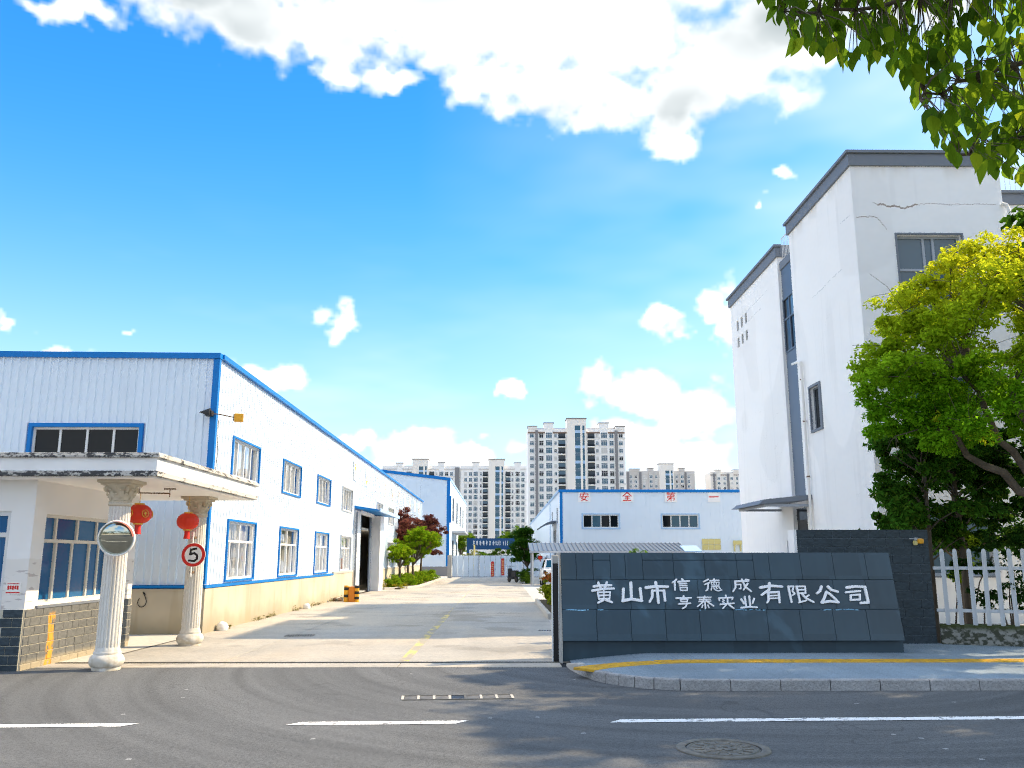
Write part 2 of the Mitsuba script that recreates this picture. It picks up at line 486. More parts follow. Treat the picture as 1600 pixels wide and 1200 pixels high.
def wall_with_holes(w, z0, z1, holes, depth):
    """Boxes that fill a wall w wide from z0 to z1 except for the holes (u0, u1, v0, v1); front at y=0, depth inwards."""
    us = sorted({0.0, w, *[u for h in holes for u in h[:2] if 0 < u < w]})
    out = []
    for a, b in zip(us, us[1:]):
        cuts = sorted([(h[2], h[3]) for h in holes if h[0] < (a + b) / 2 < h[1]])
        z = z0
        for c0, c1 in cuts:
            if c0 > z:
                out.append(box(a, b, 0, depth, z, c0))
            z = max(z, c1)
        if z < z1:
            out.append(box(a, b, 0, depth, z, z1))
    return join(*out)


def frame_bars(w, h, cols, rows, t=.05, d0=.02, d1=.09, edge=.05):
    """Window bars in the facade frame: outer frame, mullions at cols, transoms at rows."""
    o = [box(0, w, d0, d1, 0, edge), box(0, w, d0, d1, h - edge, h), box(0, edge, d0 + .001, d1, edge, h - edge), box(w - edge, w, d0 + .001, d1, edge, h - edge)]
    o += [box(edge, w - edge, d0 + .004, d1, r - t / 2, r + t / 2) for r in rows]
    zs = [edge] + sorted(rows) + [h - edge]
    for c in cols:
        lo, hi = 0, len(zs) - 1
        if isinstance(c, tuple):
            c, lo, hi = c
        for k in range(lo, min(hi, len(zs) - 1)):
            a = zs[k] + (t / 2 if k > 0 else 0)
            b = zs[k + 1] - (t / 2 if k < len(zs) - 2 else 0)
            o.append(box(c - t / 2, c + t / 2, d0 + .006, d1, a, b))
    return join(*o)


def trim_ring(w, h, t, d):
    """A flat trim round an opening w by h (outside it), proud of the wall by d."""
    return join(box(-t, w + t, -d, .03, h, h + t), box(-t, w + t, -d, .03, -t, 0), box(-t, 0, -d, .03, 0, h), box(w, w + t, -d, .03, 0, h))
# ------------------------------------------------------------------ ground, road, drive, pavement
def sheet(x0, x1, y0, y1, z):
    return np.array([[x0, y0, z], [x1, y0, z], [x1, y1, z], [x0, y1, z]], float), np.array([[0, 1, 2], [0, 2, 3]])


struct('ground', sheet(-3000, 3000, -3000, 3000, -.06), 'm_ground')
struct('road', sheet(-60, 60, -6.0, 13.9, 0), 'm_asphalt')
struct('far_pavement', sheet(-60, 60, -14, -6.0, .10), 'm_concrete_plain')  # unseen pale sheet added to bounce light onto the front walls
struct('yard', join(sheet(1.3, 60, 16.6, 74.5, -.004), sheet(-60, -6.7, 13.9, 19.9, -.004), sheet(-60, 60, 74.5, 110, -.004)), 'm_concrete_plain')

# drive: slabs with recessed joints
DX = [-6.62, -4.5, -1.6, 1.3]
DY = [14.62, 20.6, 26.6, 32.6, 38.6, 44.6, 50.6, 56.6, 62.6, 68.6, 74.4]
drive = struct('driveway', sheet(-6.7, 1.3, 13.9, 74.5, -.02), 'm_dark')
for i in range(3):
    for j in range(len(DY) - 1):
        g = .008
        put('slab', box(DX[i] + g, DX[i + 1] - g, DY[j] + g, DY[j + 1] - g, -.06, .006, .004), 'm_concrete', drive)
for i, (a, b) in enumerate([(-7.15, -4.5), (-4.5, -1.6), (-1.6, .95)]):
    put('slab', box(a + .006, b - .006, 13.9, 14.42, -.06, .008, .005), 'm_concrete', drive)
for s in (0, 1):
    put('track_rail', box(-7.1, .92, 14.455 + .08 * s, 14.485 + .08 * s, -.05, .012), 'm_iron', drive)
put('joint_line', join(box(-1.66, -1.50, 14.7, 20.5, -.01, .0095), box(-1.66, -1.50, 20.7, 26.4, -.01, .0095)), 'm_yellow_paint', drive, label='worn yellow line painted along the joint of the slabs')
put('joint_strip', box(-1.607, -1.593, 14.62, 74, -.03, .003), 'm_yellow_paint', drive)


def grating(name, x, y, w, d, n, label, bars='m_iron', tilt=0.0):
    t = thing(name, label, 'drain')
    m = T().translate([x, y, 0]).rotate([0, 0, 1], tilt)
    put('frame', join(box(-w / 2, w / 2, -d / 2, -d / 2 + .03, -.03, .014), box(-w / 2, w / 2, d / 2 - .03, d / 2, -.03, .014), box(-w / 2, -w / 2 + .03, -d / 2 + .03, d / 2 - .03, -.03, .014),
                      box(w / 2 - .03, w / 2, -d / 2 + .03, d / 2 - .03, -.03, .014)), 'm_iron', t, m)
    put('pit', box(-w / 2 + .03, w / 2 - .03, -d / 2 + .03, d / 2 - .03, -.03, .0085), 'm_black', t, m)
    for k in range(n):
        u = -w / 2 + .03 + (k + .5) * (w - .06) / n
        put('bar', box(u - .012, u + .012, -d / 2 + .03, d / 2 - .03, -.02, .013), bars, t, m)
    return t


grating('drain_grate', -4.35, 19.45, .62, .42, 11, 'rusty slotted drain grate set in the concrete drive near the low factory wall', tilt=6)
grating('drain_grate', 1.05, 20.7, .36, .2, 5, 'small pale drain grate at the right edge of the drive behind the sign', 'm_alu')
# kerb inlet in the road: seven dark panels between pale bars
t = thing('storm_drain', 'long narrow storm drain cover with pale striped bars set in the asphalt before the gateway', 'drain')
m = T().translate([-.52, 10.97, 0]).rotate([0, 0, 1], 4)
put('frame', join(box(-.66, .66, -.165, -.14, -.02, .010), box(-.66, .66, .14, .165, -.02, .010)), 'm_iron', t, m)
for k in range(8):
    u = -.66 + k * 1.32 / 7
    put('bar', box(u - .016, u + .016, -.14, .14, -.02, .009), 'm_concrete_plain' if k not in (4,) else 'm_iron', t, m)
for k in range(7):
    u = -.66 + k * 1.32 / 7 + .022
    put('plate', box(u, u + 1.32 / 7 - .044, -.14, .14, -.02, .004), 'm_iron' if k != 3 else 'm_black', t, m)

# manhole cover
t = thing('manhole_cover', 'round cast iron manhole cover with a worn raised pattern in the asphalt', 'manhole')
m = T().translate([1.96, 8.07, 0])
put('rim', lathe([(.33, -.02), (.33, .012), (.345, .016), (.395, .016), (.41, .010), (.415, -.02)], 56), 'm_iron', t, m, smooth=30)
put('rim_gap', lathe([(.001, .004), (.335, .004)], 40), 'm_black', t, m)
put('lid', lathe([(.001, .008), (.30, .008), (.318, .006), (.322, -.01)], 48), 'm_iron', t, m, smooth=30)
pat = [lathe([(a, .007), (a + .006, .014), (a + .018, .014), (a + .024, .007)], 40) for a in (.285, .15)]
for k in range(14):
    a = k * 2 * np.pi / 14
    pat.append(move(box(-.012, .012, .185, .265, .006, .015, .003), rot=a))
for k in range(6):
    pat.append(move(box(-.03, .03, .04 + .0, .115, .006, .015, .003), rot=k * np.pi / 3 + .3))
put('raised_pattern', join(*pat), 'm_iron', t, m)

# white dashes
for i, (a, b) in enumerate([(-12.5, -3.74), (-2.10, -.40), (1.18, 13.5)]):
    def yy(x):
        return 9.36 + .031 * (x + .4)
    s = .085
    poly = [[a - s * .8, yy(a) - s], [b - s * .8, yy(b) - s], [b + s * .8, yy(b) + s], [a + s * .8, yy(a) + s]]
    k = put('lane_marking', (np.array([[*q, .004] for q in poly]), np.array([[0, 1, 2], [0, 2, 3]])), 'm_road_paint')
    tag(k, ['white lane dash on the asphalt nearest the guardhouse', 'short white lane dash on the asphalt before the middle of the drive', 'long white lane line on the asphalt beside the manhole cover'][i], 'road marking', kind='structure')

# pavement with its rounded kerb
K = np.array([[1.02, 14.10], [1.04, 13.60], [1.13, 13.05], [1.29, 12.40], [1.45, 12.10], [1.61, 11.90], [1.87, 11.66], [2.2, 11.52], [2.6, 11.46], [3.2, 11.45], [6, 11.45], [40, 11.47]])


def ramp(x, y):
    w = np.clip((14.35 - y) / 1.2, 0, 1)
    return .135 * np.maximum(np.clip((x - .98) / 1.35, 0, 1) ** .8, np.minimum(w * 1.1, 1))


def along(pts, s):
    d = np.r_[0, np.cumsum(np.linalg.norm(np.diff(pts, axis=0), axis=1))]
    return np.stack([np.interp(s, d, pts[:, k]) for k in range(2)], -1), d[-1]


def normals(pts, s):
    a, b = along(pts, s - .02)[0], along(pts, s + .02)[0]
    t = b - a
    t /= np.linalg.norm(t, axis=-1, keepdims=True)
    return t, np.stack([-t[..., 1], t[..., 0]], -1)


KW = .11
_, KL = along(K, 0)
S = np.r_[np.linspace(0.02, 3.6, 60), np.linspace(3.7, 12, 40), np.linspace(13, KL - .05, 20)]
P0, (_, N0) = along(K, S)[0], normals(K, S)
inner = P0 + N0 * (KW - .015)
v, f = [], []
for i in range(len(S)):
    yb = 16.3 if inner[i, 0] < 8 else 15.9
    x1 = max(inner[i, 0], 1.0 + .0 * i)
    for k in range(13):
        q = k / 12
        x, y = inner[i, 0] + (x1 - inner[i, 0]) * q, inner[i, 1] + (yb - inner[i, 1]) * q
        v.append([x, y, ramp(x, y)])
for i in range(len(S) - 1):
    for k in range(12):
        a = i * 13 + k
        f += [[a, a + 13, a + 14], [a, a + 14, a + 1]]
pave = struct('pavement', (np.array(v), np.array(f)), 'm_paving')
# fill under the left end up to the sign
joints = [0.0, 1.06] + list(1.06 + np.cumsum([.36, .30, .26, .26, .26, .28, .34])) + []
while joints[-1] < 12.5:
    joints.append(joints[-1] + .635)
joints.append(KL - .1)
for i, (a, b) in enumerate(zip(joints, joints[1:])):
    s = np.linspace(a + .006, b - .006, 6 if i < 9 else 3)
    p, (tt, nn) = along(K, s)[0], normals(K, s)
    jog = rng.normal(0, .003)
    prof = [(0, -.03), (0.004, .118), (.016, .134), (KW - .012, .136), (KW, .13), (KW, -.03)]
    v, f = [], []
    for k in range(len(s)):
        zs = float(ramp(*(p[k] + nn[k] * .06))) / .135 if i == 0 else 1.0
        for o, z in prof:
            q = p[k] + nn[k] * (o + jog)
            v.append([q[0], q[1], z * zs + (jog * .6 if z > 0 else 0) + (.006 if i == 0 else 0)])
    n = len(prof)
    for k in range(len(s) - 1):
        for j in range(n):
            c, d_ = k * n + j, k * n + (j + 1) % n
            f += [[c, c + n, d_ + n], [c, d_ + n, d_]]
    for base, order in ((0, (0, 1, 2, 3, 4, 5)), ((len(s) - 1) * n, (5, 4, 3, 2, 1, 0))):
        for j in range(1, n - 1):
            f.append([base + order[0], base + order[j], base + order[j + 1]])
    put('kerb_stone', (np.array(v), np.array(f)), 'm_granite' if i else 'm_concrete_plain', pave)
TP = np.array([[1.16, 12.56], [1.45, 12.86], [1.85, 13.12], [2.3, 13.34], [2.75, 13.44], [3.5, 13.46], [14, 13.48]])
_, TL = along(TP, 0)
s = 0.0
while s < TL - .3:
    p, (tt, nn) = along(TP, np.array([s + .143]))[0][0], normals(TP, np.array([s + .143]))
    ang = math.atan2(tt[0][1], tt[0][0])
    tile = join(box(-.14, .14, -.20, .20, -.03, .006, .003), *[box(-.115, .115, y - .018, y + .018, .004, .0095) for y in (-.135, -.045, .045, .135)])
    put('tactile_tile', move(tile, p[0], p[1], float(ramp(p[0], p[1])) + .002 + rng.normal(0, .0012), ang + rng.normal(0, .008)), 'm_tactile', pave)
    s += .287
# ------------------------------------------------------------------ the company sign: leaning slate wall with raised characters
sign = thing('sign_wall', 'dark slate company sign wall with white raised characters beside the gateway', 'sign')
SX0, SX1, SZ0, SY0, LEAN, SH = 1.0, 6.56, .33, 14.50, math.atan2(.34, 1.41), 1.45
Rs = T().translate([SX0, SY0, SZ0]).rotate([1, 0, 0], -math.degrees(LEAN))
W = SX1 - SX0
top_y, top_z = SY0 + SH * math.sin(LEAN), SZ0 + SH * math.cos(LEAN)
vb = np.array([[x, y, z] for x in (SX0 + .004, SX1 - .004) for y, z in ((SY0 + .03, SZ0 + .004), (top_y + .03, top_z - .008), (top_y + .30, top_z - .008), (top_y + .30, SZ0 + .004))])
put('core', (vb, np.array([[0, 1, 2], [0, 2, 3], [4, 6, 5], [4, 7, 6], [0, 4, 5], [0, 5, 1], [1, 5, 6], [1, 6, 2], [2, 6, 7], [2, 7, 3], [3, 7, 4], [3, 4, 0]])), 'm_black', sign)
put('plinth', box(SX0 + .01, SX1 + .03, SY0 + .13, top_y + .28, -.02, SZ0), 'm_slate', sign)
put('edge_trim', (np.vstack([[[x, y, z] for y, z in ((SY0 + .002, -.01), (SY0 + .002, SZ0), (top_y + .01, top_z), (top_y + .30, top_z), (top_y + .30, -.01))] for x in (SX0 - .045, SX0)]),
                  np.array([[0, 1, 2], [0, 2, 3], [0, 3, 4], [5, 7, 6], [5, 8, 7], [5, 9, 8], [0, 6, 1], [0, 5, 6], [1, 7, 2], [1, 6, 7], [2, 8, 3], [2, 7, 8], [3, 9, 4], [3, 8, 9]])), 'm_concrete_plain', sign, label='pale edge strip down the left side')
rows = [(0, .505), (.505, .99), (.99, SH)]
for r, (z0, z1) in enumerate(rows):
    x = 0.0
    k = 0
    widths = {0: [.56] * 12, 1: [.58, .55, .57, .55, .56, .56, .57, .56, .55, .57, .6], 2: [.26, .29, .28, .26, .28, .52, .54, .54, .29, .27, .54, .54, .55, .6]}[r]
    while x < W - .02:
        w = min(widths[k % len(widths)] + rng.normal(0, .008), W - x)
        if W - x - w < .1:
            w = W - x
        d = rng.normal(0, .0022)
        parts = [(z0, z1)]
        if r == 2 and k in (2, 5, 6, 7, 8):
            parts = [(z0, z0 + .33), (z0 + .33, z1)]
        for a, b in parts:
            put('slate_tile', box(x + .003, x + w - .003, -.012 + d, .034, a + .003, b - .003, .003), 'm_slate', sign, Rs)
        x += w
        k += 1

# characters: brush strokes, (x, y, width) read in units of 1/600 of the lettering's width
GLYPHS = {
    'huang': ([[(118, 178), (200, 168), (300, 165)], [(165, 140), (192, 203)], [(255, 138), (226, 203)], [(100, 222), (210, 203), (325, 200)]], 21, [[(155, 240), (165, 310)], [(155, 240), (285, 235)], [(285, 235), (275, 310)], [(165, 306), (275, 303)], [(163, 272), (278, 269)], [(218, 205), (218, 303)]], 14, [[(210, 318), (155, 345)], [(240, 318), (300, 341)]], 20),
    'shan': ([[(505, 142), (503, 310)], [(410, 326), (500, 308), (610, 326)]], 26, [[(425, 205), (414, 320)], [(600, 200), (606, 320)]], 24),
    'shi_city': ([[(765, 137), (772, 180)], [(660, 190), (770, 178), (890, 182)], [(776, 185), (780, 345)]], 25, [[(725, 222), (720, 285), (690, 335)], [(845, 222), (850, 325)]], 23, [[(725, 222), (845, 222)]], 17),
    'xin': ([[(985, 107), (942, 137)], [(966, 132), (962, 215)], [(1043, 102), (1060, 118)], [(1000, 130), (1120, 122)]], 15, [[(1012, 150), (1090, 147)], [(1012, 170), (1090, 168)], [(1017, 191), (1021, 220), (1088, 220), (1094, 189), (1017, 191)]], 11),
    'de': ([[(1320, 105), (1270, 127)], [(1328, 140), (1277, 158)], [(1313, 158), (1302, 212), (1285, 221)], [(1380, 102), (1383, 132)], [(1338, 120), (1430, 115)]], 13, [[(1347, 137), (1352, 166), (1424, 166), (1430, 135), (1347, 137)], [(1375, 137), (1377, 166)], [(1402, 137), (1401, 166)], [(1346, 180), (1430, 177)]], 7, [[(1346, 194), (1340, 217)], [(1368, 190), (1378, 213), (1412, 226), (1450, 214)], [(1395, 189), (1403, 201)], [(1425, 188), (1436, 203)]], 10),
    'cheng': ([[(1558, 125), (1700, 122)], [(1560, 125), (1556, 190), (1526, 230)], [(1632, 105), (1658, 182), (1716, 230)], [(1686, 150), (1637, 214)]], 15, [[(1571, 160), (1614, 158), (1610, 204), (1592, 200)], [(1670, 105), (1704, 110)]], 10),
    'heng': ([[(1045, 277), (1050, 292)], [(966, 299), (1124, 296)], [(990, 358), (1110, 352)], [(1074, 352), (1060, 385), (1025, 404)]], 14, [[(1010, 312), (1016, 334), (1078, 333), (1086, 310), (1010, 312)]], 11),
    'tai': ([[(1190, 293), (1330, 290)], [(1206, 314), (1320, 311)], [(1200, 334), (1325, 330)]], 10, [[(1265, 280), (1242, 338), (1182, 384)], [(1277, 325), (1306, 350), (1348, 379)], [(1262, 345), (1262, 404)]], 13, [[(1236, 370), (1226, 395)], [(1288, 370), (1299, 397)]], 10),
    'shi_real': ([[(1485, 272), (1490, 290)], [(1411, 300), (1414, 323)], [(1411, 299), (1555, 293)], [(1555, 293), (1546, 314)], [(1420, 362), (1564, 352)], [(1500, 305), (1496, 350), (1442, 404)], [(1506, 365), (1555, 404)]], 13, [[(1450, 313), (1466, 324)], [(1445, 334), (1461, 345)]], 10),
    'ye': ([[(1641, 285), (1645, 385)], [(1688, 280), (1688, 385)], [(1602, 310), (1626, 356)], [(1736, 305), (1714, 352)], [(1592, 398), (1676, 388), (1756, 393)]], 15),
    'you': ([[(1816, 190), (1926, 172), (2044, 181)], [(1916, 147), (1906, 210), (1822, 265)]], 23, [[(1890, 243), (1886, 320), (1868, 344)], [(1887, 242), (2001, 236)], [(2001, 236), (1996, 344)]], 19, [[(1897, 275), (1992, 272)], [(1897, 303), (1992, 300)]], 12),
    'xian': ([[(2110, 180), (2122, 340)], [(2196, 180), (2210, 330)], [(2242, 255), (2276, 300), (2350, 340)]], 18, [[(2110, 180), (2166, 178), (2146, 225), (2166, 255), (2141, 270)], [(2196, 180), (2285, 178), (2281, 250)], [(2200, 215), (2281, 212)], [(2200, 249), (2281, 247)], [(2198, 344), (2276, 325)], [(2310, 270), (2271, 291)]], 14),
    'gong': ([[(2456, 182), (2436, 225), (2402, 249)], [(2526, 182), (2556, 215), (2620, 234)], [(2500, 237), (2471, 295), (2437, 343)], [(2437, 343), (2526, 331), (2610, 343)]], 23, [[(2521, 247), (2576, 300), (2610, 343)]], 19),
    'si': ([[(2721, 190), (2811, 179), (2915, 185)], [(2912, 185), (2921, 345), (2838, 350)]], 23, [[(2706, 240), (2856, 226)], [(2750, 270), (2742, 319), (2838, 314), (2846, 263), (2750, 270)]], 17),
}
U = .00159


def strokes(spec):
    gs = []
    for lines, w in zip(spec[::2], spec[1::2]):
        for l in lines:
            n = max(2, len(l))
            for k, (a, b) in enumerate(zip(l, l[1:])):
                wa = w * (1.12 if k == 0 else 1.0) / 2
                wb = w * (.92 if k == len(l) - 2 and a != b else 1.0) / 2
                gs.append(unary_union([Point(a).buffer(wa * 1.1, 6), Point(b).buffer(wb * 1.1, 6)]).convex_hull)
    return unary_union(gs).simplify(.6)


for gname, spec in GLYPHS.items():
    late = gname in ('cheng', 'ye', 'you', 'xian', 'gong', 'si')
    poly = affinity.affine_transform(strokes(spec), [U, 0, 0, -U, .065 if late else 0, 0])
    v, f = prism(poly, 0, .032)
    # from the lettering's plane into the wall's own frame
    v = np.stack([v[:, 0] + .349, -.016 - v[:, 2], v[:, 1] + 1.158], 1)
    put('character', (v, f[:, ::-1]), 'm_char_white', sign, Rs)

# gate post beside the sign
t = thing('gate_post', 'narrow black steel gate post with pale edges at the left end of the sign wall', 'post')
put('post', box(.855, .94, 14.62, 14.72, 0, 1.56), 'm_black', t)
put('flange', join(box(.835, .853, 14.60, 14.74, 0, 1.66), box(.942, .952, 14.60, 14.74, 0, 1.66)), 'm_alu', t)
put('cap', box(.84, .95, 14.61, 14.73, 1.562, 1.70, .01), 'm_concrete_plain', t)

# ------------------------------------------------------------------ dark brick wall behind the sign
t = thing('brick_wall', 'dark grey brick wall standing behind the right end of the sign', 'wall')
BX0, BX1, BY, BZ0, BZ1 = 5.43, 7.89, 16.12, .12, 2.165
put('core', box(BX0 + .02, BX1 - .012, BY + .012, BY + .32, BZ0 - .1, BZ1 - .02), 'm_dark_mortar', t)
put('end_face', box(BX0 - .03, BX0 + .02, BY - .002, BY + .34, BZ0, BZ1 - .002), 'm_plaster', t, label='white plastered left end')
H = .1575
for r in range(13):
    z0, z1 = BZ0 + r * H, BZ0 + (r + 1) * H
    off = -.17 * (r % 2) - .05 * ((r * 7) % 3)
    x = BX0 + .02 + off
    while x < BX1 - .01:
        w = .335 if rng.random() < .8 else .24
        a, b = max(x, BX0 + .02), min(x + w, BX1)
        if b - a > .05 and (z1 > 1.72 or b > 6.45):
            d = rng.normal(0, .0025)
            put('brick', box(a + .005, b - .005, BY + d, BY + .1, z0 + .005, z1 - .005, .004), 'm_dark_brick', t)
        x += w
    put('brick', box(BX1 - .006, BX1 + .004, BY + .02, BY + .30, z0 + .005, z1 - .005), 'm_dark_brick', t)

t = thing('wall_light', 'small yellow and green twin lamp fixed near the top right corner of the brick wall', 'lamp')
put('bracket', join(box(7.53, 7.75, BY - .03, BY + .0, 1.99, 2.01), box(7.62, 7.66, BY - .06, BY - .01, 1.97, 2.02)), 'm_grey_trim_light', t)
put('lamp_head', move(lathe([(.001, -.06), (.05, -.05), (.058, 0), (.05, .03), (.001, .04)], 16), 7.71, BY - .07, 1.965), 'm_yellow', t, smooth=40)
sc = move(lathe([(.001, -.05), (.035, -.045), (.042, 0), (.035, .03), (.001, .035)], 14), 7.61, BY - .07, 1.93)
put('lamp_head', sc, 'm_pale_yellow', t, smooth=40, label='greenish unlit lamp head')

# ------------------------------------------------------------------ picket fence on its low mossy wall
t = thing('picket_fence', 'white concrete picket fence on a low mossy stone wall, right of the brick wall', 'fence')
FA, FD = np.array([7.93, 16.05]), np.array([1.0, -.42])
FD = FD / np.linalg.norm(FD)
fang = math.degrees(math.atan2(FD[1], FD[0]))
M = T().translate([FA[0], FA[1], 0]).rotate([0, 0, 1], fang)
s, v, f = np.linspace(0, 5.0, 60), [], []
for k, a in enumerate(s):
    j = meshkit.noise(np.array([[a * 3, .5, 1], [a * 4, 2, 1], [a * 3, 4, 2], [a * 3, 6, 3.]]))
    for y, z in ((-.03 + .02 * j[0], .10), (-.02 + .025 * j[1], .36), (.0 + .01 * j[2], .46 + .015 * j[3]), (.22, .475 + .012 * j[2]), (.24, .1)):
        v.append([a, y, z])
for k in range(len(s) - 1):
    for q in range(4):
        a = k * 5 + q
        f += [[a, a + 5, a + 6], [a, a + 6, a + 1]]
f += [[0, 1, 2], [0, 2, 3], [0, 3, 4]]
put('stone_base', (np.array(v), np.array(f)), 'm_mossy', t, M, smooth=45)
for z in (.72, 1.47):
    put('rail', box(-.03, 5.0, .085, .125, z - .03, z + .03, .006), 'm_picket', t, M)


def picket():
    pr = Polygon([(-.036, 0), (.036, 0), (.036, 1.30), (.026, 1.335), (0, 1.35), (-.026, 1.335), (-.036, 1.30)])
    a, fa = prism(pr, 0, .022)
    a = np.stack([a[:, 0], a[:, 2], a[:, 1]], 1)
    ribs = [box(x, x + .012, -.016, .001, .02, 1.29) for x in (-.036, .024)]
    v, f = join((a, fa[:, ::-1]), *ribs)
    return v, f


PK = mikit.ply(picket())
u, k = .14, 0
while u < 4.9:
    put('picket', PK, 'm_picket', t, M @ T().translate([u, .06, .47]).rotate([0, 1, 0], float(rng.normal(0, .5))))
    u += .218
    k += 1
# ------------------------------------------------------------------ guardhouse with its canopy and two columns
gh = thing('guardhouse', 'white guardhouse with brick base, blue glazed windows and a flat canopy roof on columns', 'guardhouse')
GX, GY0, GY1 = -7.2, 13.55, 17.4
ZS = 2.84                       # underside of the canopy
F = facing('front', -12.0, GY0)          # front wall, 4.8 m wide; its right end is the corner
R = facing('right', GX, GY0)
Wf, Wr = 12.0 + GX, GY1 - GY0
dx0, dx1 = Wf - 1.75, Wf - .35           # front door
wy0, wy1, wz0, wz1 = .37, 2.75, .95, 2.34
put('wall', move(wall_with_holes(Wf, -.05, ZS + .02, [(dx0, dx1, -.05, 2.36)], .2), -12.002, GY0, 0), 'm_guard', gh)
v, f = wall_with_holes(Wr - .001, -.05, ZS + .02, [(wy0, wy1, wz0, wz1)], .2)
put('wall', (v + [.001, 0, 0], f), 'm_guard', gh, R)
put('wall', box(-12, GX - .2, GY1 - .2, GY1, -.05, ZS + .02), 'm_guard', gh)
put('interior_wall', box(-11, GX - 1.5, GY0 + 2.6, GY0 + 2.7, 0, ZS), 'm_guard', gh)


def glazing(parent, m, w, h, cols, rows, frame, pane, name='window', t=.05, depth=.07, trim=None, tt=.06, td=.03, curtain=None, label=None):
    """A window as a part with its panes (and trim) as sub-parts; cols may be (x, from row, to row)."""
    k = put(name, frame_bars(w, h, cols, rows, t, depth - .03, depth + .05, t), frame, parent, m, label=label)
    zs = [0.0] + sorted(rows) + [h]
    for r in range(len(zs) - 1):
        xs = [0.0] + sorted(c if not isinstance(c, tuple) else c[0] for c in cols if not isinstance(c, tuple) or c[1] <= r < c[2]) + [w]
        for a, b in zip(xs, xs[1:]):
            g = t * .5
            pn = pane if isinstance(pane, str) else pane[int(rng.integers(len(pane)))]
            put('pane', cbox(b - a - g * 1.2, .008, zs[r + 1] - zs[r] - g * 1.2), pn, k, m @ T().translate([a + g * .6, depth + float(rng.uniform(0, .02)), zs[r] + g * .6]))
    if trim:
        put('trim', trim_ring(w, h, tt, td), trim, k, m)
    if curtain:
        n = max(8, int(w / .05))
        xs = np.linspace(.03, w - .03, n)
        gap = float(rng.uniform(.25, .75)) * w
        v, f = [], []
        for i, x in enumerate(xs):
            y = depth + .13 + .022 * math.sin(x * 42) + .01 * math.sin(x * 91)
            v += [[x, y, .0], [x, y, h]]
        for i in range(n - 1):
            if abs(xs[i] - gap) < .10 * w * curtain:
                continue
            a = 2 * i
            f += [[a, a + 2, a + 3], [a, a + 3, a + 1]]
        put('curtain', (np.array(v), np.array(f)), 'm_curtain', k, m)
    return k


glazing(gh, at(R, wy0, 0, wz0), wy1 - wy0, wz1 - wz0, [(.44, 1, 2), (1.17, 1, 2), (1.88, 1, 2), (.50, 0, 1), (1.04, 0, 1), (1.66, 0, 1), (2.02, 0, 1)], [.97], 'm_cream_frame',
        ['m_glass_blue'], t=.055, label='wide cream framed sliding window with blue tinted panes')
put('sill', box(GX - .02, GX + .045, GY0 + .30, GY0 + 2.85, .885, .925), 'm_grey_trim', gh)
kd = glazing(gh, at(F, dx0, 0, 0), dx1 - dx0, 2.36, [.70], [2.0], 'm_alu', ['m_glass_blue'], 'door', t=.07)
# brick facing, one brick each; front bricks darker, shade put into their colour
BH = .1355
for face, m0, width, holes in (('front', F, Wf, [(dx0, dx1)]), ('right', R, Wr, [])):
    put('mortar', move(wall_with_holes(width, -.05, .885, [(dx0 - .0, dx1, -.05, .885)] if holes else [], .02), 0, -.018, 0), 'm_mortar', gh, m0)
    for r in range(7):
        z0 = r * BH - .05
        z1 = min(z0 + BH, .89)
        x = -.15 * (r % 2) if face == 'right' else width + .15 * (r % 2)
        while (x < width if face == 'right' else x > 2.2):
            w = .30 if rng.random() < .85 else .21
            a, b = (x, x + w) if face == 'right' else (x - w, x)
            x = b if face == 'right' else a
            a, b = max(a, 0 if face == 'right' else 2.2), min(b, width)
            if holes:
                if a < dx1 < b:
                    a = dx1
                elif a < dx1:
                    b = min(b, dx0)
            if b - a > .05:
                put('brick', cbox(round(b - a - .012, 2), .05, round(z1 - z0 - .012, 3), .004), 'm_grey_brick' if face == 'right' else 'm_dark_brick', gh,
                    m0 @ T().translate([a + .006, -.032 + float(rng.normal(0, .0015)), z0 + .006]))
# canopy slab: soffit, trims and fascia
cx0, cx1, cy0, cy1 = -14.0, -5.2, 13.1, 18.5


def band(o, z0, z1, bev=.0):
    return box(cx0, cx1 + o, cy0 - o, cy1 + o, z0, z1, bev)


put('canopy_soffit', band(-.03, ZS, ZS + .02), 'm_guard', gh)
put('canopy_trim', band(.03, ZS + .02, ZS + .10, .006), 'm_weathered', gh, label='lower weathered stone trim of the canopy')
put('canopy_fascia', band(0, ZS + .10, ZS + .30), 'm_plaster', gh)
put('canopy_trim', band(.05, ZS + .30, ZS + .345, .006), 'm_weathered', gh, label='upper lichen stained stone trim of the canopy')
put('canopy_coping', band(.03, ZS + .345, ZS + .375, .006), 'm_weathered', gh)


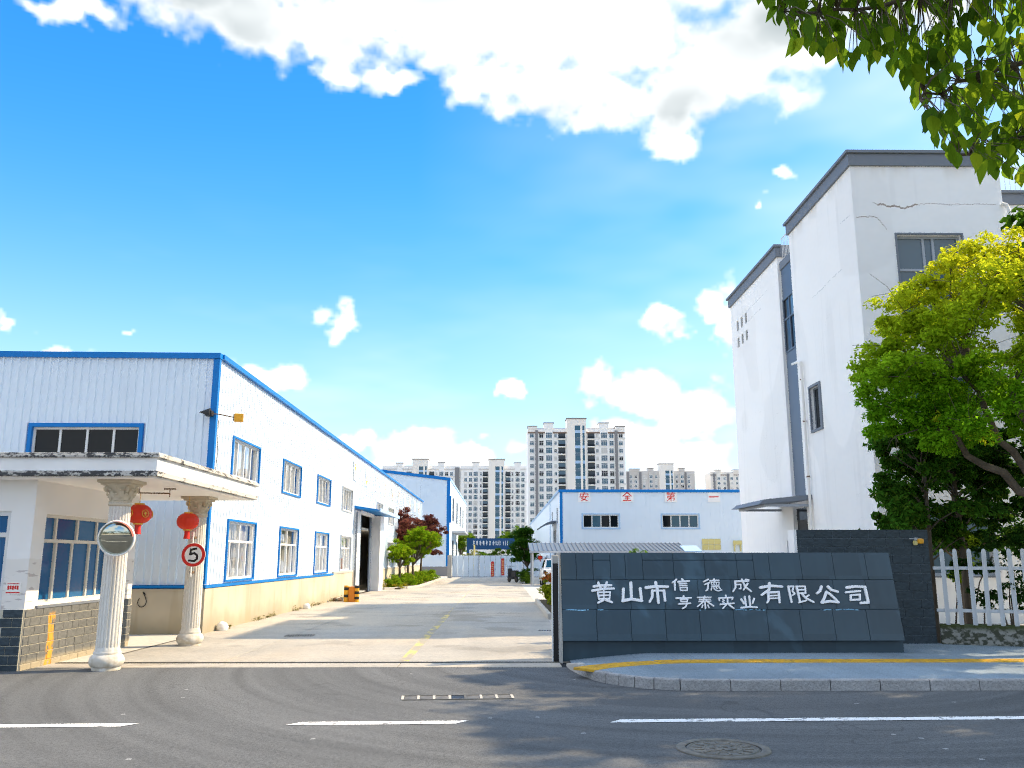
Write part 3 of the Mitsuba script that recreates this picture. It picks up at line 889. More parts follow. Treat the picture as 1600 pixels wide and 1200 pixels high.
def column(x, y, label):
    k = put('column', lathe([(.185, .25), (.180, .29), (.172, .325), (.172, .34), (.170, 1.2), (.163, 2.0), (.155, 2.44), (.155, 2.46), (.17, 2.49)], 160,
                            lambda th, z: 1 - .10 * np.clip(np.cos(th * 20) * 1.2 + .1, 0, 1) * float(.33 < z < 2.45)), 'm_column', gh, T().translate([x, y, 0]), smooth=50, label=label)
    m = T().translate([x, y, 0])
    put('base', lathe([(.001, -.02), (.20, -.02), (.205, .03), (.20, .045), (.225, .06), (.245, .10), (.25, .14), (.24, .18), (.215, .215), (.19, .23), (.197, .25), (.19, .27), (.17, .275)], 48), 'm_column', k, m, smooth=40)
    parts = [lathe([(.158, 2.44), (.175, 2.455), (.175, 2.475), (.16, 2.485), (.172, 2.50), (.172, 2.515), (.158, 2.525), (.163, 2.60), (.19, 2.68), (.235, 2.755)], 40)]
    for ring, n, r0, z0, z1, wd in ((0, 8, .172, 2.53, 2.63, .05), (1, 8, .19, 2.57, 2.70, .045)):
        for q in range(n):
            a = (q + .5 * ring) * 2 * np.pi / n
            pts = [(r0, z0), (r0 + .014, z0 + (z1 - z0) * .5), (r0 + .03, z1 - .02), (r0 + .055, z1), (r0 + .062, z1 - .02)]
            v, f = [], []
            for i, (rr, zz) in enumerate(pts):
                ww = wd * (1 - .12 * i)
                for s in (-1, 0, 1):
                    v.append([rr - .012 * abs(s), s * ww, zz])
            for i in range(len(pts) - 1):
                for s in (0, 1):
                    b = i * 3 + s
                    f += [[b, b + 1, b + 4], [b, b + 4, b + 3]]
            parts.append(move((np.array(v), np.array(f)), rot=a))
    for q in range(4):
        a = np.pi / 4 + q * np.pi / 2
        th = np.linspace(0, 3.6 * np.pi, 34)
        rr = .058 * (1 - th / (4.4 * np.pi))
        sp = np.stack([.225 + rr * np.cos(th + 1.2), np.zeros(34), 2.705 + rr * np.sin(th + 1.2)], 1)
        parts.append(move(tube(sp, .016, 6), rot=a))
        parts.append(move(box(.20, .25, -.022, .022, 2.68, 2.735, .01), rot=a))
    for q in range(4):
        parts.append(move(trimesh.creation.icosphere(1, .03), .215 * math.cos(q * np.pi / 2), .215 * math.sin(q * np.pi / 2), 2.735))
    put('capital', join(*parts), 'm_capital', k, m, smooth=40)
    put('abacus', join(move(box(-.235, .235, -.235, .235, 2.755, 2.79, .008)), box(-.275, .275, -.275, .275, 2.79, ZS + .005, .01)), 'm_capital', k, m)


column(-5.95, 13.68, 'front fluted column with a leafy capital, standing at the road')
column(-5.99, 17.35, 'rear fluted column with a leafy capital')
put('hook', join(tube([(-5.62, 14.8, 2.80), (-5.62, 14.8, 2.66)], .008, 6), tube([(-5.72, 14.8, 2.80), (-5.52, 14.8, 2.80)], .014, 6)), 'm_rust', gh)
put('hook', join(tube([(-6.05, 14.6, 2.82), (-6.05, 14.6, 2.72)], .006, 6), tube([(-6.1, 14.6, 2.72), (-5.55, 14.6, 2.71)], .012, 6)), 'm_rust', gh)
for k, (a, b, z0, z1) in enumerate([(Wf - .31, Wf - .08, 1.11, 1.29)]):
    n = thing('notice', 'small pink and white notice with red marks stuck on the guardhouse front wall', 'notice')
    put('paper', cbox(b - a, .006, z1 - z0), 'm_far_cream', n, at(F, a, -.008, z0))
    marks = [box(.03 + .035 * i, .055 + .035 * i, -.004, .001, .07 + .008 * (i % 2), .13) for i in range(5)] + [box(.01, .22, -.004, .001, .02, .035), box(.02, .20, -.0045, .001, .155, .165)]
    put('print', join(*marks), 'm_red', n, at(F, a, -.0085, z0))

# ------------------------------------------------------------------ lanterns, mirror, speed sign
def lantern(x, y, z, r, label, group=None, category='lantern', top=2.83, mark=True):
    t = thing('paper_lantern', label, category)
    m = T().translate([x, y, z])
    prof = [(r * math.cos(a) ** .75 + .0, r * .78 * math.sin(a)) for a in np.linspace(-1.3, 1.3, 15)]
    put('globe', lathe(prof, 96, lambda th, zz: 1 - .045 * np.abs(np.cos(th * 8)) ** 4), 'm_lantern_red', t, m, smooth=60)
    rr = prof[0][0]
    put('cap', lathe([(.001, r * .74), (rr * 1.05, r * .74), (rr * 1.05, r * .86), (.001, r * .86)], 20), 'm_gold', t, m)
    put('cap', lathe([(.001, -r * .86), (rr * 1.02, -r * .86), (rr * 1.02, -r * .74), (.001, -r * .74)], 20), 'm_gold', t, m)
    put('tassel', lathe([(.001, -r * 1.62), (r * .30, -r * 1.62), (r * .24, -r * 1.2), (r * .27, -r * .86), (.001, -r * .86)], 24, lambda th, zz: 1 - .06 * np.abs(np.cos(th * 10))), 'm_red', t, m, smooth=50)
    put('cord', tube([(0, 0, r * .86), (0, 0, top - z)], .006, 6), 'm_gold', t, m)
    if mark:
        ring = lathe([(.054, -.008), (.064, 0), (.054, .008)], 20)
        v = ring[0][:, [0, 2, 1]]
        crown = np.array([[0.02 * math.cos(q), 0, .02 * math.sin(q)] for q in np.linspace(0, 2 * np.pi, 7)])
        g = join((v, ring[1]), box(-.03, .03, -.004, .004, -.006, .006), box(-.006, .006, -.005, .005, -.035, .035), box(-.028, .028, -.004, .004, .018, .026), box(-.02, .02, -.004, .004, -.03, -.022))
        for a in (-.35, .9, 2.2):
            put('emblem', g, 'm_gold', t, m @ T().rotate([0, 0, 1], math.degrees(a)).translate([0, -r * 1.0, 0]).rotate([1, 0, 0], -4))
    return t


lantern(-6.03, 14.6, 2.37, .205, 'red paper lantern with gold mark and tassel, hanging behind the mirror column', top=2.72)
lantern(-6.06, 16.98, 2.345, .205, 'red paper lantern hanging above the round speed sign', mark=False)

t = thing('convex_mirror', 'round convex traffic mirror fixed to the front column of the guardhouse', 'mirror')
mm = T().translate([-5.755, 13.2, 1.94]).rotate([0, 0, 1], 8).rotate([1, 0, 0], 99)
put('mirror', lathe([(.245 * math.sin(a) / math.sin(.42), .245 * (math.cos(a) - math.cos(.42)) / math.sin(.42)) for a in np.linspace(.42, .001, 16)], 64), 'm_mirror', t, mm, smooth=True)
put('rim', lathe([(.235, -.03), (.262, -.03), (.268, .0), (.262, .03), (.246, .032), (.244, .0)], 64), 'm_far_cream', t, mm, smooth=40)
put('back', lathe([(.001, -.035), (.25, -.03)], 40), 'm_visor', t, mm)
vis = []
ang = np.linspace(math.radians(8), math.radians(100), 24)
vis = np.array([[r * math.cos(a), r * math.sin(a), z] for a in ang for r, z in ((.252, .03), (.262, .13))])
put('visor', (vis, np.array([[2 * i, 2 * i + 2, 2 * i + 3] for i in range(23)] + [[2 * i, 2 * i + 3, 2 * i + 1] for i in range(23)])), 'm_visor', t, mm)
put('bracket', join(tube([(-5.755, 13.23, 1.94), (-5.86, 13.52, 1.94)], .02, 8), lathe([(.176, 1.92), (.182, 1.93), (.182, 1.95), (.176, 1.96)], 32) if False else move(lathe([(.165, 1.92), (.182, 1.922), (.182, 1.958), (.165, 1.96)], 32), -5.95, 13.68, 0)), 'm_rust', t)

t = thing('speed_sign', 'round speed limit sign with red ring and black 5 on the rear column', 'traffic sign')
ms = T().translate([-5.935, 17.06, 1.71]).rotate([0, 0, 1], 3).rotate([1, 0, 0], 90)
put('plate', lathe([(.001, -.012), (.225, -.012), (.228, -.006), (.225, 0), (.001, 0)], 48), 'm_white', t, ms)
put('ring', lathe([(.165, .0005), (.165, .004), (.222, .004), (.222, .0005)], 48), 'm_red', t, ms)
g5 = [[(62, 8), (28, 14), (24, 46)], [(24, 46), (52, 38), (72, 52), (72, 76), (54, 92), (18, 88)]]
p5 = affinity.affine_transform(strokes([g5, 13]), [.0028, 0, 0, -.0028, -.0028 * 46, .0028 * 50])
put('numeral', prism(p5, .001, .005), 'm_black', t, ms)
put('pole', tube([(-5.97, 17.085, 1.3), (-5.97, 17.085, 2.15)], .016, 8), 'm_white', t)
put('clamp', join(box(-6.0, -5.94, 17.09, 17.2, 1.36, 1.40), box(-6.0, -5.94, 17.09, 17.2, 2.02, 2.06)), 'm_rust', t)

t = thing('barrier_block', 'white plastic block with a black foot at the bottom left, before the guardhouse', 'block')
put('body', move((np.array([[0, 0, .03], [.5, 0, .03], [.5, .25, .03], [0, .25, .03], [0, .03, .20], [.40, .03, .20], [.40, .22, .20], [0, .22, .20]]), np.array([[0, 2, 1], [0, 3, 2], [4, 5, 6], [4, 6, 7], [0, 1, 5], [0, 5, 4], [1, 2, 6], [1, 6, 5], [2, 3, 7], [2, 7, 6], [3, 0, 4], [3, 4, 7]])), -8.0, 13.12, .0), 'm_white', t)
put('foot', box(-8.02, -7.47, 13.10, 13.39, -.01, .035, .008), 'm_black', t)
# ------------------------------------------------------------------ left factory
f1 = thing('factory', 'long white corrugated factory hall with blue trim on the left, behind the guardhouse', 'factory')
FX, FY0, FY1, FZ0, FZ1 = -6.65, 19.9, 73.5, 1.06, 6.37
F = facing('front', -22.65, FY0)
R = facing('right', FX, FY0)
Wf, Wr = 16.0, FY1 - FY0
fw = (Wf - 4.17, Wf - 1.71, 3.30, 4.62)           # long front window


def rib_panel(w, h):
    """One cladding sheet between two ribs, its rib on the left edge."""
    return join(box(.0, w, 0, .03, 0, h), (np.array([[x, y, z] for z in (0, h) for x, y in ((.0, .0005), (.012, -.038), (.040, -.038), (.052, .0005))]),
                np.array([[0, 1, 5], [0, 5, 4], [1, 2, 6], [1, 6, 5], [2, 3, 7], [2, 7, 6], [4, 5, 6], [4, 6, 7], [0, 2, 1], [0, 3, 2]])), box(.10, .108, -.004, .001, 0, h))


def gable(u):                                     # height of the front wall at u from its left end
    return FZ1 + .006 * (Wf - u)


PW = .182
u = Wf - .12
n = 0
while u > 8.5:
    a, b = u - PW, u
    spans = [(FZ0, gable(a) - .125)]
    if b > fw[0] and a < fw[1]:
        spans = [(FZ0, fw[2]), (fw[3] + .087, gable(a) - .125)]
    for z0, z1 in spans:
        if z1 > 2.9 or b > Wf - 2.9:
            put('wall_panel', rib_panel(b - a - .001, round(z1 - z0, 3)), 'm_steel', f1, at(F, a, .003 * (n % 3 == 0), z0))
    u -= PW
    n += 1
put('front_wall', move(wall_with_holes(Wf - .01, FZ0, FZ1 - .1, [fw], .1), -22.65, FY0 + .04, 0), 'm_steel', f1)
k = glazing(f1, at(F, fw[0], 0, fw[2]), fw[1] - fw[0], fw[3] - fw[2], [.62, 1.24, 1.85], [], 'm_alu', ['m_glass_dark'], trim='m_blue', tt=.085, td=.05, label='long four pane window in the front wall')
put('front_base', box(-22.65, FX + .03, FY0 - .03, FY0 + .2, -.1, FZ0 - .085), 'm_stained', f1)
# side wall with its window openings
wins = []
for i in range(10):
    y = 21.36 + 5.03 * i
    if i in (4,):
        continue
    wins.append((i, y))
holes = [(y - FY0, y - FY0 + 2.36, 3.64, 4.58) for i, y in wins] + [(y - FY0, y - FY0 + 2.36, 1.14, 2.54) for i, y in wins if i != 4] + [(41.0 - FY0, 45.4 - FY0, 0, 3.70)]
v, f = wall_with_holes(Wr, FZ0, FZ1 - .05, holes, .12)
put('side_wall', (v + [0, .004, 0], f), 'm_steel', f1, R)
ribs = []
u = .16
while u < Wr:
    w = .03
    cuts = sorted([(h[2] - .12, h[3] + .12) for h in holes if h[0] - .14 < u < h[1] + .11])
    z = FZ0
    for c0, c1 in cuts + [(FZ1 - .1, 9)]:
        if c0 > z + .02:
            x0, x1 = u, u + .042
            ribs.append((np.array([[x, y, zz] for zz in (z, c0) for x, y in ((x0, .004), (x0 + .008, -.016), (x1 - .012, -.016), (x1, .004))]), np.array([[0, 1, 5], [0, 5, 4], [1, 2, 6], [1, 6, 5], [2, 3, 7], [2, 7, 6], [4, 5, 6], [4, 6, 7]])))
        z = max(z, c1)
    u += .225
put('side_ribs', join(*ribs), 'm_steel', f1, R, kind='stuff')
for i, y in wins:
    blue = i < 3
    glazing(f1, at(R, y - FY0, 0, 3.64), 2.36, .94, [.60, 1.18, 1.76], [], 'm_alu', ['m_pane'], trim='m_blue' if blue else 'm_grey_trim_light', tt=.05, td=.04, curtain=.35)
    glazing(f1, at(R, y - FY0, 0, 1.14), 2.36, 1.40, [1.18, (.42, 0, 1), (1.80, 0, 1)], [.92], 'm_white', ['m_pane'], trim='m_blue' if blue else 'm_grey_trim_light', tt=.05, td=.04, curtain=.35)
put('interior_floor', box(-20, FX - .2, FY0 + .3, FY1 - .3, .0, .05), 'm_concrete_plain', f1)
put('interior_partition', join(box(FX - 2.4, FX - 2.3, FY0 + .3, FY1 - .3, .05, FZ1 - .3), box(FX - 2.3, FX - .15, FY0 + .3, FY1 - .3, 3.0, 3.12)), 'm_concrete_plain', f1)
put('side_base', join(box(FX - .2, FX + .05, FY0 - .03, 34.8, -.1, FZ0 - .085), box(FX - .2, FX + .035, 34.8, 39.6, -.1, FZ0 - .02), box(FX - .2, FX + .05, 46.6, FY1, -.1, FZ0 - .02)), 'm_stained', f1)
put('base_cap', join(box(FX - .05, FX + .07, 34.85, 39.55, FZ0 - .02, FZ0 + .06), box(FX - .05, FX + .08, 46.7, FY1, FZ0 - .02, FZ0 + .05)), 'm_concrete_plain', f1)
put('base_trim', join(box(FX + .0, FX + .07, FY0 - .07, 34.8, FZ0 - .07, FZ0 - .005), box(-22.65, FX + .0, FY0 - .07, FY0 + .0, FZ0 - .07, FZ0 - .005)), 'm_blue', f1)
put('corner_trim', join(box(FX - .10, FX + .045, FY0 - .06, FY0 - .002, FZ0 + .012, FZ1 - .14), box(FX - .0, FX + .045, FY0 - .002, FY0 + .06, FZ0 + .012, FZ1 - .14)), 'm_blue', f1)
v = []
for u_, x in ((0, -22.65), (Wf + .06, FX + .06)):
    z = gable(u_)
    v += [[x, FY0 - .09, z - .13], [x, FY0 - .09, z], [x, FY0 + .12, z], [x, FY0 + .12, z - .13]]
put('eave_trim', (np.array(v), np.array([[0, 4, 5], [0, 5, 1], [1, 5, 6], [1, 6, 2], [2, 6, 7], [2, 7, 3], [3, 7, 4], [3, 4, 0], [4, 6, 5], [4, 7, 6]])), 'm_blue', f1)
put('eave_trim', box(FX - .1, FX + .10, FY0 + .1, FY1 + .05, FZ1 - .11, FZ1 + .0), 'm_blue', f1)
put('roof', (np.array([[FX + .06, FY0, FZ1 - .02], [FX + .06, FY1, FZ1 - .02], [-22.65, FY1, FZ1 + .06], [-22.65, FY0, FZ1 + .06], [FX + .06, FY0, FZ1 - .10], [FX + .06, FY1, FZ1 - .10], [-22.65, FY1, FZ1 - .02], [-22.65, FY0, FZ1 - .02]]),
             np.array([[0, 1, 2], [0, 2, 3], [4, 6, 5], [4, 7, 6]])), 'm_grey_roof', f1)
put('end_wall', box(-22.65, FX - .01, FY1 - .1, FY1, -.1, FZ1 - .1), 'm_steel', f1)
# doorway with two pilasters and a blue canopy
put('door_surround', join(box(FX - .1, FX + .08, 39.6, 41.0, -.05, 3.78), box(FX - .1, FX + .40, 45.4, 46.8, -.05, 3.78), box(FX - .1, FX + .07, 41.0, 45.4, 3.70, 3.9)), 'm_plaster', f1)
put('door_leaf', box(FX - .12, FX - .06, 41.0, 42.1, 0, 3.7), 'm_slate_panel', f1)
put('door_leaf', box(FX - .12, FX - .06, 44.9, 45.4, 0, 3.7), 'm_slate_panel', f1)
dc = put('door_canopy', (np.array([[FX, 39.5, 3.98], [FX, 47.0, 3.98], [FX + 1.15, 47.0, 3.80], [FX + 1.15, 39.5, 3.80], [FX, 39.5, 3.86], [FX, 47.0, 3.86], [FX + 1.15, 47.0, 3.74], [FX + 1.15, 39.5, 3.74]]),
              np.array([[0, 2, 1], [0, 3, 2], [4, 5, 6], [4, 6, 7], [0, 4, 7], [0, 7, 3], [3, 7, 6], [3, 6, 2], [2, 6, 5], [2, 5, 1]])), 'm_blue', f1)
put('edge', box(FX + 1.151, FX + 1.20, 39.5, 47.0, 3.70, 3.86, .01), 'm_pale_blue', dc)
put('downpipe', tube([(FX + .14, 39.5, 0), (FX + .14, 39.5, 3.7)], .045, 8), 'm_grey_trim', f1)
# slogan plates on the upper side wall, thin boards with worn coloured signs
for i in range(10):
    u_ = 38.9 - FY0 + 3.42 * i
    b = put('slogan_board', cbox(.80, .03, .86, .005), 'm_white', f1, at(R, u_, -.045, 5.10))
    g = []
    for q in range(11):
        x0, z0 = rng.uniform(.1, .45), rng.uniform(.1, .7)
        g.append(box(x0, x0 + rng.uniform(.15, .3), -.051, -.046, z0, z0 + .045) if q % 2 else box(x0, x0 + .05, -.0515, -.046, z0 - .05, z0 + rng.uniform(.12, .25)))
    put('worn_mark', join(*g), ['m_yellow', 'm_rust', 'm_red', 'm_far_grey'][[0, 0, 2, 3, 1, 1, 3, 1, 3, 1][i]], b, at(R, u_, 0, 5.10))
t = put('wire', tube([(FX + .05, 20.0, 4.8), (FX + .06, 20.05, 4.0), (FX + .05, 20.0, 3.3)], .009, 5), 'm_black', f1)
put('cable_loop', tube([(-7.96 + .10 * math.sin(a) * min(1, a / 2), FY0 - .05, .78 - .02 * a + .13 * math.cos(a)) for a in np.linspace(-1.2, 5.6, 40)], .009, 5), 'm_black', f1)

t = thing('floodlight', 'black cone and rusty yellow floodlight on an arm at the factory corner', 'lamp')
put('arm', tube([(-6.78, 19.72, 4.93), (-6.45, 19.66, 4.88), (-6.10, 19.6, 4.80)], .014, 6), 'm_rust', t)
put('shade', move(lathe([(.001, -.22), (.10, .0), (.11, .02)], 16)[0] @ np.array([[0, 0, 1], [0, 1, 0], [1, 0, 0]]).T, 0) if False else ((lambda L: (L[0] @ np.array([[0, 0, 1.0], [0, 1, 0], [1, 0, 0]]).T + [-6.72, 19.70, 4.94], L[1][:, ::-1]))(lathe([(.001, -.24), (.09, .0), (.095, .02), (.001, .022)], 16))), 'm_dark', t)
put('lamp_box', move(box(-.10, .10, -.09, .09, -.09, .09, .012), -6.0, 19.58, 4.79, .3), 'm_yellow', t)
put('lamp_back', move(box(-.12, -.101, -.07, .07, -.07, .08, .004), -6.0, 19.58, 4.79, .3), 'm_rust', t)
put('bracket', box(-6.82, -6.66, 19.68, 19.86, 4.86, 4.98, .01), 'm_dark', t)

# ------------------------------------------------------------------ second left factory, beyond the drive's end
f2 = thing('factory', 'tall pale blue factory hall behind the end of the long white one', 'factory')
X2, Y2, Z2 = -4.9, 82.0, 9.1
put('front_wall', (np.array([[-30, Y2, .87], [X2, Y2, .87], [X2, Y2, Z2 - .2], [-17, Y2, Z2 + 1.25], [-30, Y2, Z2], [-30, Y2 + .2, .87], [X2, Y2 + .2, .87], [X2, Y2 + .2, Z2 - .2], [-17, Y2 + .2, Z2 + 1.25], [-30, Y2 + .2, Z2]]),
                   np.array([[0, 1, 2], [0, 2, 3], [0, 3, 4], [5, 7, 6], [5, 8, 7], [5, 9, 8]])), 'm_steel', f2)
put('sheet_lap', join(*[box(x, x + .02, Y2 - .006, Y2 + .01, .9, Z2 - .3 + (X2 - x) * .118) for x in (-7.6, -10.4, -13.2)]), 'm_grey_trim_light', f2)
put('front_base', box(-30, X2 + .03, Y2 - .05, Y2 + .2, -.1, .87), 'm_far_grey', f2)
w2 = [(5.5 + 7.6 * i, 5.5 + 7.6 * i + 3.4) for i in range(4)]
holes = [(a, b, 5.3, 7.7) for a, b in w2] + [(a, b, .9, 3.4) for a, b in w2]
put('side_wall', wall_with_holes(40, -.1, Z2 - .1, holes, .25), 'm_steel', f2, facing('right', X2, Y2))
for a, b in w2:
    glazing(f2, at(facing('right', X2, Y2), a, 0, 5.3), b - a, 2.4, [1.1, 2.2], [1.2], 'm_grey_trim', ['m_glass_grey'], t=.1)
    glazing(f2, at(facing('right', X2, Y2), a, 0, .9), b - a, 2.5, [1.1, 2.2], [1.6], 'm_grey_trim', ['m_glass_grey'], t=.1)
for a in (5.0, 20.4):
    put('canopy', box(a, a + 9.5, -1.3, 0, 4.1, 4.3, .03), 'm_grey_trim_light', f2, facing('right', X2, Y2))
put('corner_trim', box(X2 - .22, X2 + .06, Y2 - .06, Y2 - .001, .9, Z2 - .2), 'm_blue', f2)
put('eave_trim', (np.array([[X2 + .1, Y2 - .1, Z2 - .28], [X2 + .1, Y2 - .1, Z2], [-17, Y2 - .1, Z2 + 1.45], [-17, Y2 - .1, Z2 + 1.18], [X2 + .1, Y2 + .2, Z2 - .28], [X2 + .1, Y2 + .2, Z2], [-17, Y2 + .2, Z2 + 1.45], [-17, Y2 + .2, Z2 + 1.18]]),
                  np.array([[0, 1, 2], [0, 2, 3], [4, 6, 5], [4, 7, 6], [1, 5, 6], [1, 6, 2], [0, 4, 5], [0, 5, 1]])), 'm_blue', f2)
put('side_eave', box(X2 - .1, X2 + .1, Y2 + .21, Y2 + 40, Z2 - .15, Z2 + .02), 'm_pale_blue', f2)
put('roof', (np.array([[X2 + .05, Y2, Z2 - .02], [X2 + .05, Y2 + 40, Z2 - .02], [-17, Y2 + 40, Z2 + 1.4], [-17, Y2, Z2 + 1.4]]), np.array([[0, 1, 2], [0, 2, 3]])), 'm_grey_roof', f2)
put('drainpipe', box(X2 + .06, X2 + .2, Y2 - .02, Y2 + .12, 4.9, 7.4), 'm_blue', f2)

# ------------------------------------------------------------------ right factory with the four slogan plates
f3 = thing('factory', 'white corrugated factory hall with four red slogan characters, behind the sign', 'factory')
X3, Y3, Z3 = 4.05, 60.0, 6.3
F = facing('front', X3, Y3)
W3 = 22.0
hs = [(1.57, 4.03, 3.68, 4.58), (7.02, 9.53, 3.68, 4.58)]
put('front_wall', wall_with_holes(W3, -.1, Z3 - .1, hs, .15), 'm_steel', f3, F)
rr = []
for u_ in np.arange(.2, W3, .30):
    cut = [h for h in hs if h[0] - .15 < u_ < h[1] + .1]
    for z0, z1 in ([(.1, 3.55), (4.72, Z3 - .15)] if cut else [(.1, Z3 - .15)]):
        rr.append(box(u_, u_ + .045, -.028, .002, z0, z1))
put('front_ribs', join(*rr), 'm_steel', f3, F, kind='stuff')
for h in hs:
    glazing(f3, at(F, h[0], 0, h[2]), h[1] - h[0], h[3] - h[2], [.62, 1.24, 1.86], [], 'm_alu', ['m_glass_dark', 'm_glass_dark', 'm_glass_teal'], trim='m_pale_blue', tt=.09, td=.05, t=.07)
put('corner_trim', box(-.02, .16, -.05, -.002, 0, Z3 - .19), 'm_blue', f3, F)
put('eave_trim', box(-.1, W3, -.12, .1, Z3 - .19, Z3, .01), 'm_blue', f3, F)
L = facing('left', X3, Y3 + 62)
put('side_wall', wall_with_holes(62, -.1, Z3 - .08, [(54.0, 57.4, 0, 3.7)], .15), 'm_steel', f3, L)
put('side_eave', box(0, 61.8, -.1, .1, Z3 - .15, Z3 + .0), 'm_pale_blue', f3, L)
put('side_trim', box(50, 50.2, -.05, 0, .1, Z3 - .16), 'm_pale_blue', f3, L)
put('side_door', box(54.0, 57.4, .08, .14, 0, 3.7), 'm_grey_trim', f3, L)
for u_ in (52.5, 58.6):
    glazing(f3, at(L, u_, -.02, 4.1), 1.0, 1.1, [.5], [], 'm_grey_trim', ['m_glass_grey'], t=.08, depth=.03)
ca = []
for a in np.linspace(0, 1, 8):
    ca.append([-1.25 * a, 4.35 - .5 * a * a])
v = np.array([[x, p_[0], p_[1] + dz] for x in (53.6, 57.9) for p_ in ca for dz in (0, -.10)])
n = len(ca)
f = []
for i in range(n - 1):
    a, b = 2 * i, 2 * n + 2 * i
    f += [[a, b, b + 2], [a, b + 2, a + 2], [a + 1, b + 3, b + 1], [a + 1, a + 3, b + 3], [a, a + 2, a + 3], [a, a + 3, a + 1], [b, b + 3, b + 2], [b, b + 1, b + 3]]
put('door_canopy', (v, np.array(f)), 'm_slate_panel', f3, L)
put('roof', box(X3 + .05, X3 + W3, Y3 + .1, Y3 + 62, Z3 - .09, Z3 - .02), 'm_grey_roof', f3)
put('boarded_window', join(*[box(9.70 + .43 * i, 10.11 + .43 * i, -.05, -.029, 2.20 + .38 * j, 2.56 + .38 * j, .004) for i in range(3) for j in range(2)]), 'm_pale_yellow', f3, F)
put('vent_box', join(box(11.83, 12.4, -.2, -.03, 2.55, 2.82, .01), box(11.86, 11.94, -.15, -.03, 2.1, 2.55), box(12.28, 12.36, -.15, -.03, 2.1, 2.55)), 'm_pale_yellow', f3, F)
S3 = {
    'an': ([[(50, 6), (50, 18)], [(14, 36), (14, 22), (86, 22), (86, 36)], [(42, 30), (24, 70), (78, 92)], [(68, 46), (56, 76), (20, 94)], [(8, 52), (92, 52)]], 8.5),
    'quan': ([[(50, 6), (8, 44)], [(50, 6), (92, 44)], [(28, 46), (72, 46)], [(30, 66), (70, 66)], [(50, 46), (50, 90)], [(12, 90), (88, 90)]], 9),
    'di': ([[(26, 4), (10, 22)], [(20, 14), (46, 14)], [(66, 4), (54, 20)], [(62, 13), (92, 13)], [(18, 30), (82, 30), (82, 46), (20, 46), (18, 64), (84, 64), (82, 84), (70, 88)], [(50, 30), (50, 96)], [(48, 66), (14, 94)]], 8),
    'yi': ([[(6, 52), (94, 50)]], 10),
}
for (gname, spec), xx in zip(S3.items(), (5.30, 8.27, 11.29, 14.27)):
    w, h = .86, .74
    b = put('character_board', box(0, w, -.06, -.03, 0, h, .004), 'm_white', f3, T().translate([xx, Y3, 5.44]))
    poly = affinity.affine_transform(strokes(spec), [.0069, 0, 0, -.0064, (w - .69) / 2, h - .05])
    v, f = prism(poly, 0, .012)
    put('character', (np.stack([v[:, 0], -.06 - v[:, 2], v[:, 1]], 1), f[:, ::-1]), 'm_red', b, T().translate([xx, Y3, 5.44]))
# ------------------------------------------------------------------ white office building on the right
ob = thing('office_building', 'tall white plastered office building with grey parapets on the right', 'building')
OX, OY, OZ = 10.0, 23.0, 12.72
L = facing('left', OX, 36.3)               # left face; u = 36.3 - y
F = facing('front', OX, OY)
u_of = lambda y: 36.3 - y                 # noqa: E731
sw = (u_of(27.35), u_of(26.5), 5.66, 7.02)
# near block: left face y 23..28.4, front x 10..14.3
nl = wall_with_holes(5.397, -.1, OZ, [(27.35 - 27.35 + 28.4 - 27.35, 28.4 - 26.5, 5.66, 7.02)], .3)
put('near_wall', nl, 'm_plaster', ob, facing('left', OX, 28.4))
fw_ = [(1.16, 3.0, 7.75, 10.62), (1.16, 3.0, 4.2, 6.6), (1.16, 3.0, 1.2, 3.0)]
put('front_wall', (lambda q: (q[0] + [.001, 0, 0], q[1]))(wall_with_holes(4.3, -.1, OZ, fw_, .3)), 'm_plaster', ob, F)
put('inner_core', join(box(OX + .3, OX + 4.3, OY + 1.6, 28.4, -.1, OZ - .05), box(OX + 4.0, OX + 4.3, OY + .301, 28.4, -.1, OZ)), 'm_plaster', ob)
for h in fw_:
    glazing(ob, at(F, h[0], 0, h[2]), h[1] - h[0], h[3] - h[2], [(.80, 0, 2), (1.08, 1, 2)], [h[3] - h[2] - 1.0] if h[3] - h[2] > 2 else [], 'm_grey_trim_light', ['m_glass_grey'], t=.07, trim='m_grey_trim', tt=.05, td=.03, depth=.16)
k = glazing(ob, at(facing('left', OX, 28.4), 28.4 - 27.35, 0, 5.66), .85, 1.36, [.42], [], 'm_grey_trim', ['m_glass_dark'], t=.05, trim='m_grey_trim', tt=.08, td=.05, depth=.12, label='small dark window in the left face')
# slot between the blocks: recess with slate panels and a tall window
put('slot_back', box(OX + .15, OX + .4, 28.38, 29.78, -.1, 11.9), 'm_plaster', ob)
pl = facing('left', OX + .15, 29.75)
put('slot_panel', box(.02, 1.30, -.05, 0, 10.75, 11.85, .004), 'm_slate_panel', ob, pl)
put('slot_panel', box(.02, 1.30, -.05, 0, 3.7, 8.75, .004), 'm_slate_panel', ob, pl)
put('slot_panel', box(-.0, 1.34, -.09, 0, 11.851, 12.15, .01), 'm_grey_trim', ob, pl)
glazing(ob, at(pl, .02, -.06, 8.76), 1.28, 1.98, [.64], [1.2], 'm_slate_panel', ['m_glass_dark', 'm_glass_grey'], t=.06, depth=.02)
put('slot_door', box(.02, 1.30, -.03, 0, 0, 2.9), 'm_dark', ob, pl)
put('slot_lintel', box(.02, 1.30, -.04, 0, 2.9, 3.3), 'm_pale_yellow' if False else 'm_glass_dark', ob, pl)
